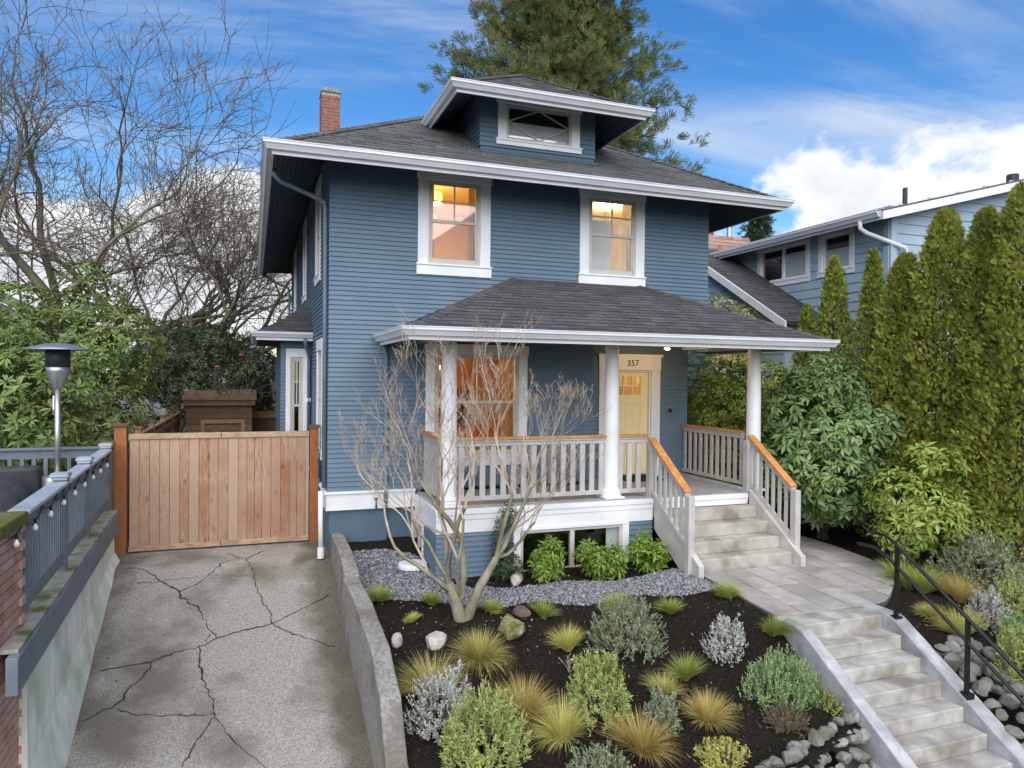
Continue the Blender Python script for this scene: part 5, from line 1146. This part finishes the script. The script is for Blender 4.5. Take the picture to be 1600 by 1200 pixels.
def mound(name, label, base, rx, ry, h, n, mat, cat='shrub', ll=.05, lw=.012, upb=.8, group=None, stemm=None, spiky=0, shell=(.72,1.05)):
    """dome of short upright leafy shoots"""
    t = thing(name, label, cat, base, group); n = int(n*1.5); ns = n//14
    d = unit(RG.normal(size=(ns,3))); d[:,2] = np.abs(d[:,2]); rad = RG.uniform(*shell, ns)[:,None]; lump = 1+.16*np.sin(d[:,0:1]*5+base[0]*7)*np.sin(d[:,1:2]*6+base[1]*5)
    tip = d*np.array([rx,ry,h])*rad*lump; dirn = unit(d*np.array([1,1,1.])*.7+np.array([0,0,upb])+RG.normal(size=(ns,3))*.16); sl = RG.uniform(.6,1.5,(ns,1))*(ll*2.2)*(1+spiky*RG.random((ns,1)))
    tt = RG.random((ns,14,1)); pos = tip[:,None]-dirn[:,None]*sl[:,None]*(1-tt); o = unit(RG.normal(size=(ns,14,3))+dirn[:,None]*.3)
    ax = unit(o+dirn[:,None]*.9); nr = dirn[:,None]+RG.normal(size=ax.shape)*.3
    s = ll*RG.uniform(.6,1.15,(ns*14)); put('foliage', scatter_mesh('foliage', NARROW, NARROWT, pos.reshape(-1,3), ax.reshape(-1,3), np.broadcast_to(nr,ax.shape).reshape(-1,3), s, lw*RG.uniform(.7,1.3,ns*14), mat), t)
    mb = MB(); idx = RG.choice(ns, min(ns,90), replace=False); b = Vector(base)
    for i in idx: e = Vector(tip[i]); mb.tube([b+Vector((e.x*.25,e.y*.25,-.02)), b+Vector((e.x*.7,e.y*.7,e.z*.45)), b+e*.97], [.006,.004,.0015], 4)
    mb.build('stem', stemm or drym, t); return t
# branching skeletons
def branch(mb, tw, p, d, r, L, lev, maxlev, rd, spread=.55, up=.12, wander=.16, kids=(3,4), ratio=.68, segs=4, tips=None, rmin=.004, zmin=None):
    path = [p.copy()]; rad = [r]; dd = d.copy(); n = segs
    for k in range(n):
        dd = (dd+Vector((rd.gauss(0,wander),rd.gauss(0,wander),rd.gauss(0,wander*.7)+up*.35))).normalized(); p = p+dd*(L/n)
        if zmin is not None and p.z < zmin: p.z = zmin; dd.z = abs(dd.z)
        path.append(p.copy()); rad.append(max(rmin*(1-.55*(k+1)/n if lev >= maxlev else 1), r*(1-.42*(k+1)/n)))
    (mb if r > .022 else tw).tube(path, rad, 7 if r > .08 else 5 if r > .02 else 3, cap=False)
    if lev >= maxlev:
        r3 = random.Random(int(p.x*1e4)^int(p.z*1e4))
        for q_ in range(3 if tips is None else 2):                    # keep the main draw sequence independent of the fine twigs
            rd.randint(1,n); [rd.gauss(0,1) for _ in range(3)]; rd.uniform(0,1); [rd.gauss(0,1) for _ in range(3)]
        for _ in range(3 if tips is None else tips):
            q = path[r3.randint(1,n)]; e = q+(dd+Vector((r3.gauss(0,.8),r3.gauss(0,.8),r3.gauss(0,.6)+up))).normalized()*L*r3.uniform(.25,.6)
            tw.tube([q, q.lerp(e,.5)+Vector((r3.gauss(0,1),r3.gauss(0,1),r3.gauss(0,1)))*L*.05, e], [rmin*.62, rmin*.5, rmin*.28], 3, cap=False)
        return
    nk = rd.randint(*kids)
    for i in range(nk):
        at = rd.uniform(.35,1.0) if i else 1.0; idx = min(int(at*n), n-1); q = path[idx].lerp(path[idx+1], at*n-idx if at < 1 else 1); rr = rad[min(idx+1,n)]
        side = Vector((rd.gauss(0,1),rd.gauss(0,1),rd.gauss(0,1))); side = (side-side.dot(dd)*dd).normalized()
        nd_ = (dd+side*spread*rd.uniform(.55,1.35)*(.5 if i == 0 else 1)+Vector((0,0,up*.5))).normalized()
        branch(mb, tw, q, nd_, rr*(.90 if i == 0 else rd.uniform(.55,.80)), L*ratio*rd.uniform(.75,1.2), lev+1, maxlev, rd, spread, up, wander, kids, ratio, max(3,segs-(lev%2)), tips, rmin, zmin)
def bare_tree(name, label, base, stems_, maxlev, seed, mats, group=None, trunks=(), **kw):
    t = thing(name, label, 'tree', base, group); rd = random.Random(seed); mb, tw = MB(), MB()
    B = Vector(base)
    for pts_, rr_ in trunks: mb.tube([B+Vector(p) for p in pts_], rr_, 9)
    for st_ in stems_: branch(mb, tw, B+Vector(st_[3] if len(st_) > 3 else (0,0,0)), Vector(st_[0]).normalized(), st_[1], st_[2], 0, maxlev, rd, **kw)
    mb.build('trunk', mats[0], t, smooth=True); o = tw.build('twigs', mats[1], t); return t, tw

# ================================================================== planting
random.seed(4)
# ---- bare maple by the gravel
stm = [((-.62,.05,.80),.045,.95),((-.26,-.12,1),.050,1.0),((-.05,.15,1),.042,1.05),((.16,-.05,1),.055,1.05),((.42,.1,.9),.048,1.05),((.70,-.1,.80),.042,1.0),((-.40,.35,.9),.034,.95),((.25,.4,.9),.034,.95),((.55,-.35,.85),.032,.9),((-.45,-.35,.9),.030,.9)]
tL, tM, tR = (-.17,.02,.48), (-.02,0,.30), (.42,-.03,.75)
stm = [((-.72,.0,.75),.036,.92,(-.12,0,.36)),((-.28,-.12,1),.040,1.0,tL),((.10,.12,1),.042,1.05,tL),((-.35,.3,.9),.028,.92,tL),((.10,-.06,1),.048,1.22,tM),((.08,.1,1),.034,1.0,tR),((.50,.0,.8),.034,.95,tR),((.82,-.1,.48),.026,.85,tR),((.3,.3,.85),.024,.9,tR),((-.12,-.3,1),.028,1.1,tM)]
trk = [([(0,0,-.12),(-.03,0,.05),(-.09,.01,.25),tL],[.10,.085,.07,.055]),([(.03,0,-.12),(.07,0,.08),(.22,-.01,.42),tR],[.09,.075,.058,.042])]
bare_tree('maple_tree', 'bare multi-stemmed Japanese maple with pale twigs in front of the porch', (2.42,-3.02,-.16), stm, 6, 12, (mbark, mtwig), trunks=trk, spread=.55, up=.26, wander=.19, kids=(2,3), ratio=.68, segs=5, rmin=.0022, tips=4)
# ---- shrubs along the porch
def lob(s, n, h, seed, flat=.9):
    rd = random.Random(seed); L = [(0,0,h*.42,s*.55,s*.55,h*.42)]
    for i in range(n): a = rd.uniform(0,6.28); q = rd.uniform(.3,.8)*s; L.append((q*math.cos(a),q*math.sin(a),h*rd.uniform(.3,.85),s*rd.uniform(.25,.45),s*rd.uniform(.25,.45),h*rd.uniform(.14,.30)))
    return L
shrub('leafy_shrub', 'bright green leafy shrub before the left basement window pane', (4.00,-1.86,-.12), lob(.32,7,.62,1), 170, limes, .115, .034, 6, inner=.6, droop=(-.7,.35), group='bright green shrubs under the porch', up=.6)
shrub('leafy_shrub', 'bright green leafy shrub before the right basement window pane', (4.80,-2.02,-.13), lob(.33,7,.58,2), 170, limes, .115, .034, 6, inner=.6, droop=(-.7,.35), group='bright green shrubs under the porch', up=.6)
shrub('leafy_shrub', 'bright yellow green leafy shrub beside the foot of the porch steps', (5.62,-1.98,-.12), lob(.31,7,.58,3), 165, limes, .115, .036, 6, inner=.6, droop=(-.7,.35), group='bright green shrubs under the porch', up=.6)
shrub('upright_shrub', 'tall thin dark evergreen shrub against the porch base', (3.42,-1.72,-.10), [(0,0,.3,.18,.15,.3),(-.05,0,.6,.15,.13,.3),(.05,.02,.9,.13,.11,.25),(.02,0,.2,.24,.16,.2)], 230, darkl, .05, .02, 6, inner=.6)
# ---- grass tufts
GT = [(1.57,-2.11,.20,.27,ggreen,'green grass tuft on the gravel nearest the retaining wall'),(2.20,-2.38,.16,.22,ggreen,'small green grass tuft just left of the maple trunks'),(2.81,-2.89,.18,.19,ggreen,'low green grass tuft just right of the maple trunks'),
(3.43,-3.18,.17,.25,ggreen,'green grass tuft behind the mossy boulder at the gravel edge'),(1.79,-2.96,.11,.14,gyel,'tiny pale grass tuft on the mulch left of the maple'),(2.38,-3.86,.34,.38,gtan,'large tan grass tuft in front of the mossy boulder'),
(1.74,-4.34,.34,.44,gtan,'large tan grass tuft beside the retaining wall'),(2.53,-4.85,.28,.44,gbrown,'tall brownish grass tuft right of the silver shrub'),(2.78,-5.25,.25,.40,gyel,'straw yellow grass tuft left of the olive shrub'),
(3.43,-3.91,.21,.30,gyel,'yellow green grass tuft left of the grey green shrub'),(4.41,-3.20,.18,.25,ggreen,'green grass tuft behind the grey green shrub'),(5.09,-3.45,.17,.25,ggreen,'small green grass tuft alone at the gravel edge'),
(5.88,-3.60,.20,.28,ggreen,'green grass tuft beside the patio edge'),(4.49,-4.68,.20,.32,ggreen,'bright green grass tuft in the middle of the mulch bed'),(4.12,-4.88,.15,.28,gyel,'small upright yellow grass tuft above the olive shrub'),
(5.72,-4.62,.21,.30,ggreen,'green grass tuft beside the left cheek wall of the steps'),(3.43,-5.61,.28,.42,gbrown,'large orange brown grass tuft near the bottom of the bed'),(4.31,-5.37,.24,.34,gbrown,'sparse flopping brown grass tuft at lower centre of the bed')]
for i, (x, y, r, h, m_, lb) in enumerate(GT): grass('grass_tuft', lb, (x,y,zbed(x,y)), r*.92, h*.88, int(330*(r/.25)**1.2)+120, m_, 40+i, flop=.92 if r > .23 else .80)
GR = [(8.63,-4.18,.25,.40,ggreen,'green grass tuft behind the iron handrail near the patio'),(8.81,-4.58,.24,.38,gbrown,'tan grass tuft behind the iron handrail'),(7.95,-5.25,.27,.34,gyel,'yellow green grass tuft just right of the handrail post'),(8.05,-4.78,.26,.18,gtan,'low flattened tan grass beside the top handrail post'),(8.75,-3.75,.22,.38,ggreen,'green grass tuft at the curved patio edge')]
for i, (x, y, r, h, m_, lb) in enumerate(GR): grass('grass_tuft', lb, (x,y,zright(x,y)), r, h, int(330*(r/.25)**1.2)+120, m_, 80+i, flop=.85)
# ---- mounded shrubs
def md(nm_, lb, x, y, *a, zf=zbed, **k): return mound(nm_, lb, (x,y,zf(x,y)), *a, **k)
md('lavender_shrub', 'large grey green lavender shrub behind the middle of the bed', 4.12,-4.02, .45,.40,.62, 5200, lav, ll=.045, lw=.008)
md('silver_shrub', 'thin white silver shrub beside the garden steps', 5.17,-4.50, .27,.25,.50, 1800, silv, ll=.04, lw=.010, spiky=.8)
md('rosemary_bush', 'upright green rosemary bush beside the garden steps', 5.34,-5.22, .44,.30,.50, 5200, rosem, ll=.045, lw=.008, upb=2.2, spiky=1.2)
md('lavender_shrub', 'olive green leafy shrub between two straw grass tufts', 3.27,-4.98, .34,.33,.62, 5200, lavy, ll=.048, lw=.0085)
md('grey_shrub', 'small grey green shrub behind the orange brown grass', 3.82,-5.30, .20,.20,.36, 1500, lav, ll=.040, lw=.008)
md('dry_shrub', 'low dry brown shrub above the rubble stones', 5.06,-5.62, .24,.22,.26, 1500, drym, ll=.03, lw=.006)
md('silver_shrub', 'broad silvery white shrub beside the retaining wall', 1.72,-4.82, .36,.30,.58, 4300, silv, ll=.036, lw=.008, spiky=.8)
md('lavender_shrub', 'big rounded grey green shrub at the bottom left of the bed', 1.98,-5.30, .42,.40,.62, 6400, lavy, ll=.050, lw=.009)
md('grey_shrub', 'low grey green shrub at the bottom edge of the bed', 2.90,-5.75, .30,.25,.26, 2200, lav, ll=.040, lw=.008)
md('creeping_shrub', 'low straw coloured creeping plant above the rubble stones', 4.10,-5.85, .28,.22,.18, 1800, gyel, ll=.04, lw=.009)
md('sprig', 'tiny yellow sprig on bare mulch right of the brown grass', 4.72,-5.25, .10,.07,.06, 220, laurel, ll=.03, lw=.012, cat='plant')
md('creeping_shrub', 'sparse low plant hugging the left cheek wall', 5.72,-5.45, .12,.22,.16, 700, lavy, ll=.035, lw=.010)
R_ight = dict(zf=zright)
md('grey_shrub', 'large grey leaved shrub right of the iron handrail under the rhododendron', 9.62,-4.25, .62,.5,.70, 6000, lav, ll=.055, lw=.014, **R_ight)
md('silver_shrub', 'silvery white shrub right of the iron handrail', 8.63,-5.08, .28,.26,.48, 2200, silv, ll=.036, lw=.008, spiky=.7, **R_ight)
md('lavender_shrub', 'yellow green leafy shrub above the mossy boulders', 7.98,-5.98, .34,.32,.58, 4200, lavy, ll=.048, lw=.009, **R_ight)
md('grey_shrub', 'grey green shrub at the far right edge behind the handrail', 9.25,-4.98, .38,.34,.55, 3200, lavy, ll=.048, lw=.009, **R_ight)
md('grey_shrub', 'green shrub at the right edge between silver shrub and boulders', 8.55,-5.62, .30,.30,.42, 2600, rosem, ll=.05, lw=.012, **R_ight)
# dry twigs
def twigs(lb, base, n, h, sp, seed):
    rd = random.Random(seed); mb = MB()
    for i in range(n):
        a = rd.uniform(0,6.28); d = Vector((math.cos(a)*sp*rd.random(), math.sin(a)*sp*rd.random(), 1)).normalized(); L = h*rd.uniform(.5,1.1); p = Vector(base); q = p+d*L*.5; e = q+(d+Vector((rd.gauss(0,.25),rd.gauss(0,.25),0))).normalized()*L*.5
        mb.tube([p,q,e], [.006,.004,.002], 4)
        for _ in range(2): s = q.lerp(e, rd.random()); mb.tube([s, s+(d+Vector((rd.gauss(0,.6),rd.gauss(0,.6),rd.gauss(0,.2)))).normalized()*L*.35], [.003,.0015], 3)
    tag(mb.build('twiggy_plant', mtwig), lb, 'plant')
twigs('few bare cut stems standing in the mulch beside the olive shrub', (3.27,-4.30,-.40), 9, .20, .9, 3)
twigs('bare pale twiggy plant under the rhododendron by the handrail', (9.25,-3.3,.0), 16, .65, 1.0, 5)
# ---- right-hand rhododendrons and hedge
shrub('rhododendron', 'large blue green rhododendron right of the porch', (9.55,-1.35,.0), [(0,0,1.3,.95,.9,1.1),(-.35,.2,2.1,.75,.75,.75),(.15,.2,2.75,.62,.62,.55),(-.75,-.1,1.4,.55,.6,.7),(.6,-.45,1.9,.65,.6,.7),(.5,-.4,1.0,.7,.65,.75),(-.2,-.55,1.1,.75,.55,.65),(-.1,-.45,1.9,.65,.55,.6),(.55,.2,2.5,.6,.6,.55)], 900, rhodb, .180, .064, 8, inner=.6, zmin=.35, droop=(-.8,.15))
shrub('rhododendron', 'lower bright green rhododendron in front of the hedge', (9.65,-3.35,.0), [(0,0,.85,.65,.6,.55),(-.5,.1,1.15,.38,.45,.35),(.55,-.1,.75,.5,.45,.45),(.0,-.1,1.62,.36,.4,.28),(.35,.1,1.35,.4,.35,.3),(.2,-.5,.6,.45,.3,.35),(.9,-.35,.5,.38,.35,.35),(-.35,-.35,.75,.42,.35,.3),(-.55,-.1,.6,.35,.4,.35)], 640, rhody, .150, .052, 8, inner=.6, zmin=.2, droop=(-.6,.3))
shrub('rhododendron', 'yellow green shrub behind the right porch column', (9.65,.9,0), [(0,0,1.6,1.0,.8,1.0),(-.5,.2,2.2,.7,.7,.7),(.4,.1,2.55,.8,.7,.7),(-.7,-.2,1.2,.6,.6,.8)], 720, rhody, .13, .045, 8, inner=.6, zmin=.2)
shrub('laurel_bush', 'dark broadleaf evergreen beyond the porch side railing', (10.2,3.9,0), [(0,0,2.4,1.4,1.3,1.3),(-.9,.3,2.8,.9,.9,1.0),(.6,0,1.5,1.2,1.0,1.3),(-.8,-.3,1.4,.7,.8,1.0)], 700, rhod, .13, .05, 7, inner=.6)
shrub('variegated_shrub', 'yellow variegated shrub rising above the porch roof', (10.4,2.35,0), [(0,0,3.7,.75,.7,.75),(-.4,.1,4.3,.55,.5,.5),(.4,0,4.05,.55,.5,.5),(0,0,2.6,.8,.7,1.0)], 620, varieg, .085, .04, 6, inner=.4)
sfx = thing('side_fence', 'brown lattice topped fence seen between porch wall and shrubs', 'fence', (10.0,6.2,0))
fm3 = MB().box(-.06,.06,-.012,.012,0,1.35).mesh('board', fencew); fm4 = MB().box(-.015,.015,-.012,.012,0,.5).mesh('slat', fencew)
for i in range(26): inst('board', fm3, (8.4+i*.135,6.2,.1), sfx)
for i in range(44): inst('slat', fm4, (8.4+i*.08,6.2,1.46), sfx)
Bx('rail', fencew, sfx, 8.3, 11.9, 6.16, 6.24, 1.94, 2.0); Bx('rail', fencew, sfx, 8.3, 11.9, 6.17, 6.23, 1.42, 1.48)
HG = 'tall arborvitae hedge'
AR = [((10.7,-4.05,0),5.45,.72,10,'broad arborvitae at the right picture edge'),((10.85,-3.35,0),5.25,.58,11,'narrow arborvitae between the two broad ones in the hedge'),((10.75,-2.72,0),5.35,.70,12,'broad olive arborvitae left of centre in the hedge'),((10.65,-2.05,0),4.75,.62,13,'rounded arborvitae at the left end of the dense hedge')]
for b, h, r, sd_i, lb in AR: arbor('arborvitae', lb, b, h*1.05, r*.88, 13500, arb, sd_i, HG, top=.46, sz=(.06,.13))
arbor('arborvitae', 'slim young green arborvitae nearest the dense hedge', (10.9,-1.12,0), 5.25, .42, 5200, arbg, 14, HG, top=.62, sz=(.06,.12)); arbor('arborvitae', 'slim young green arborvitae nearest the porch roof', (10.65,-.42,0), 5.2, .55, 6200, arbg, 15, HG, top=.66, sz=(.06,.12))
arbor('arborvitae', 'short arborvitae left of the slim young ones', (10.5,.12,0), 4.3, .42, 4200, arbg, 19, HG, top=.62, sz=(.06,.12))
# ---- left: rhododendron bank, camellia, bare trees
shrub('rhododendron', 'big light green rhododendron behind the patio heater', (-4.7,3.0,0), [(0,0,2.2,1.3,1.2,1.25),(-1.2,0,2.4,1.1,1.1,1.2),(1.0,-.1,2.2,1.0,1.0,1.25),(.4,.2,3.0,.9,.9,.75),(-.6,.2,3.0,.9,.9,.75),(1.4,.2,1.5,.6,.7,.9),(-2.2,.2,2.5,1.1,1.1,1.2)], 1250, rhod, .17, .055, 8, inner=.55, zmin=.3)
shrub('rhododendron', 'tall mid green rhododendron behind the left fence', (-4.0,7.4,0), [(0,0,2.8,1.5,1.3,1.6),(.9,.1,3.3,1.1,1.1,1.2),(-1.0,0,3.6,1.2,1.1,1.2),(.4,0,4.5,.8,.8,.9),(.9,0,1.8,.9,.9,1.2),(-1.9,0,3.0,1.1,1.1,1.3)], 1150, rhod, .17, .055, 8, inner=.5)
cam_ = shrub('camellia', 'dark glossy camellia above the shed with a red bloom', (-1.3,11.6,0), [(0,0,2.7,1.5,1.2,1.3),(1.0,0,3.0,.95,.9,.9),(-1.2,0,3.2,1.1,1.0,1.2),(.2,-.1,3.6,.9,.9,.7)], 1300, camel, .12, .055, 6, inner=.5)
for p in ((-.32,10.55,3.35),(-.95,10.25,3.0)): MB().lathe([(.01,.05),(.07,.04),(.09,.0),(.05,-.04)], p, 9).build('bloom', redm, cam_, smooth=True)
kw_ = dict(spread=.72, up=.09, wander=.23, kids=(2,4), ratio=.75, segs=5, rmin=.011)
bare_tree('bare_tree', 'big mossy bare tree with spreading limbs on the left', (-6.4,14.0,0), [((.05,0,1),.38,4.6),((.42,-.1,1),.28,5.2),((-.45,0,1),.28,5.0)], 6, 31, (bark, twig), group='bare winter trees', **kw_)
bare_tree('bare_tree', 'mossy bare tree standing nearest the house', (-2.6,15.0,0), [((.0,0,1),.28,4.2),((.3,.0,1),.20,4.0),((-.25,0,1),.2,4.3)], 6, 45, (bark, twig), group='bare winter trees', **kw_)
bare_tree('bare_tree', 'tall bare tree at the far left picture edge', (-11.0,15.5,0), [((.1,0,1),.34,5.6),((.4,0,1),.24,5.6)], 6, 52, (bark, twig), group='bare winter trees', **kw_)
bare_tree('bare_tree', 'small bare tree low in the gap beside the house', (-.6,24.0,0), [((0,0,1),.16,2.6),((.3,0,1),.12,2.2),((-.3,0,1),.12,2.3)], 5, 61, (bark, twig), group='bare winter trees', spread=.7, up=.06, wander=.2, kids=(3,4), ratio=.68, segs=4, rmin=.010)
# ---- conifers
def conifer(name, lb, base, h, r, nb, seed, mat, tuft=.55, z0=.25, per=16, lift=.25, taper=.75, dens_=6):
    t = thing(name, lb, 'tree', base); g = np.random.default_rng(seed); rd = random.Random(seed); mb = MB(); b = Vector(base)
    mb.tube([b, b+Vector((0,0,h*.5)), b+Vector((0,0,h))], [h*.018,h*.011,.02], 8); P = []; A = []
    for i in range(nb):
        zf = z0+(1-z0)*(i/nb); th = i*2.4+rd.uniform(-.5,.5); L = r*((1-zf)/(1-z0))**taper*rd.uniform(.72,1.18)+.25; p = b+Vector((0,0,zf*h)); d = Vector((math.cos(th),math.sin(th),rd.uniform(-.05,lift))).normalized()
        mid = p+d*L*.5+Vector((0,0,-.04*L)); e = p+d*L+Vector((0,0,.10*L)); mb.tube([p,mid,e], [.02+L*.008,.015+L*.004,.006], 5)
        for k in range(per):
            s = rd.uniform(.22,1.02); q = p.lerp(mid, s*2) if s < .5 else mid.lerp(e, s*2-1); side = Vector((rd.gauss(0,1),rd.gauss(0,1),rd.gauss(0,.6))).normalized(); w_ = L*.22*rd.random()+.12
            q2 = q+side*w_
            if k % 2 == 0: mb.tube([q,q2], [.010,.004], 3)
            for _ in range(dens_): P.append(tuple(q2+Vector((rd.gauss(0,tuft*.30),rd.gauss(0,tuft*.30),rd.gauss(0,tuft*.22))))); A.append(tuple(side*.5+d*.6+Vector((rd.gauss(0,.4),rd.gauss(0,.4),.35+rd.gauss(0,.3)))))
    P = np.array(P)-np.array(base); A = np.array(A); n = len(P)
    put('crown', scatter_mesh('crown', NEED, NEEDT, P, A, g.normal(size=(n,3)), tuft*g.uniform(.45,.9,n), tuft*g.uniform(.5,.9,n), mat), t); mb.build('trunk', dbark, t); return t
conifer('conifer_tree', 'huge brownish green conifer rising behind the roof and dormer', (12.5,17.5,0), 29.0, 5.7, 300, 5, conif, tuft=.54, z0=.28, per=18, lift=.5, taper=1.0, dens_=6)
conifer('fir_tree', 'small dark fir tip above the neighbouring roof', (25.4,20.0,0), 11.9, 2.0, 60, 8, firm, tuft=.38, z0=.3, per=12, lift=.15, taper=.9)
# ---- background: grey roofed houses and small garden conifers beyond the side yard
def far_house(lb, x, y, wd, dp, hz, rz, mat, rm):
    t = thing('far_house', lb, 'house', (x,y,0)); MB().box(x-wd/2,x+wd/2,y,y+dp,0,hz).build('wall', mat, t)
    MB().prism([(x-wd/2-.4,y-.4,hz-.05),(x+wd/2+.4,y-.4,hz-.05),(x,y-.4,rz)], (0,dp+.8,0)).build('roof', rm, t)
    for k in (-1,1):
        w_ = MB().box(x+k*wd*.25-.5,x+k*wd*.25+.5,y-.05,y-.002,hz*.35,hz*.75).build('window', white, t); MB().box(x+k*wd*.25-.4,x+k*wd*.25+.4,y-.06,y-.052,hz*.38,hz*.72).build('pane', dark, w_)
    mb = MB(); [mb.beam((x+s*(wd/2+.4),y-.42,hz-.05),(x,y-.42,rz+.02),.04,.16,(0,1,0)) for s in (-1,1)]; mb.build('rake_board', white, t); return t
gw = pmat('far_grey_wall', (.26,.27,.27), (.33,.34,.34), .8, 1); fr = pmat('far_roof', (.13,.13,.135), (.18,.18,.185), .9, 3)
far_house('grey gabled house far behind the bare trees on the left', -14.0, 27, 11, 9, 4.6, 7.6, gw, fr); far_house('grey roofed house glimpsed in the gap beside the blue house', -3.6, 40, 10, 9, 3.6, 6.3, gw, fr); far_house('pale house low behind the small garden conifers', 1.6, 27, 6, 6, 2.0, 3.9, pmat('far_pale_wall',(.5,.49,.46),(.58,.57,.54),.8,1), fr)
for i, (x, y, h) in enumerate(((-.02,13.0,2.75),(.42,13.1,2.55),(1.0,13.3,2.9))): arbor('garden_conifer', ('slim dark conical evergreen beside the shed corner','slim dark conical evergreen in the middle of three','bushier dark conical evergreen nearest the house')[i], (x,y,0), h, .26 if i < 2 else .45, 1500, rhod, 70+i, 'small evergreens behind the back fence', top=.6, sz=(.08,.14), mat2=camel)
# far tree belt closing the horizon
for i, (x, y, h) in enumerate(((-30,55,11),(-22,60,9),(26,60,10),(38,48,12),(-40,48,12),(8,70,9))): conifer('distant_tree', ('distant tree low on the far left horizon','distant tree behind the grey gabled house','distant tree behind the neighbouring house','distant tree far right beyond the hedge','distant tree hidden low at the left edge','distant tree low behind the blue house')[i], (x,y,0), h, 3.2, 40, 90+i, firm, tuft=1.0, z0=.1, per=7, taper=.8)
bare_tree('street_tree', 'bare street tree across the road, mirrored in the upper window panes', (11.8,-31.5,-2.7), [((.05,-.1,1),.36,5.6),((.35,-.1,1),.26,5.6),((-.35,-.1,1),.26,5.6)], 5, 77, (bark, twig), **kw_)
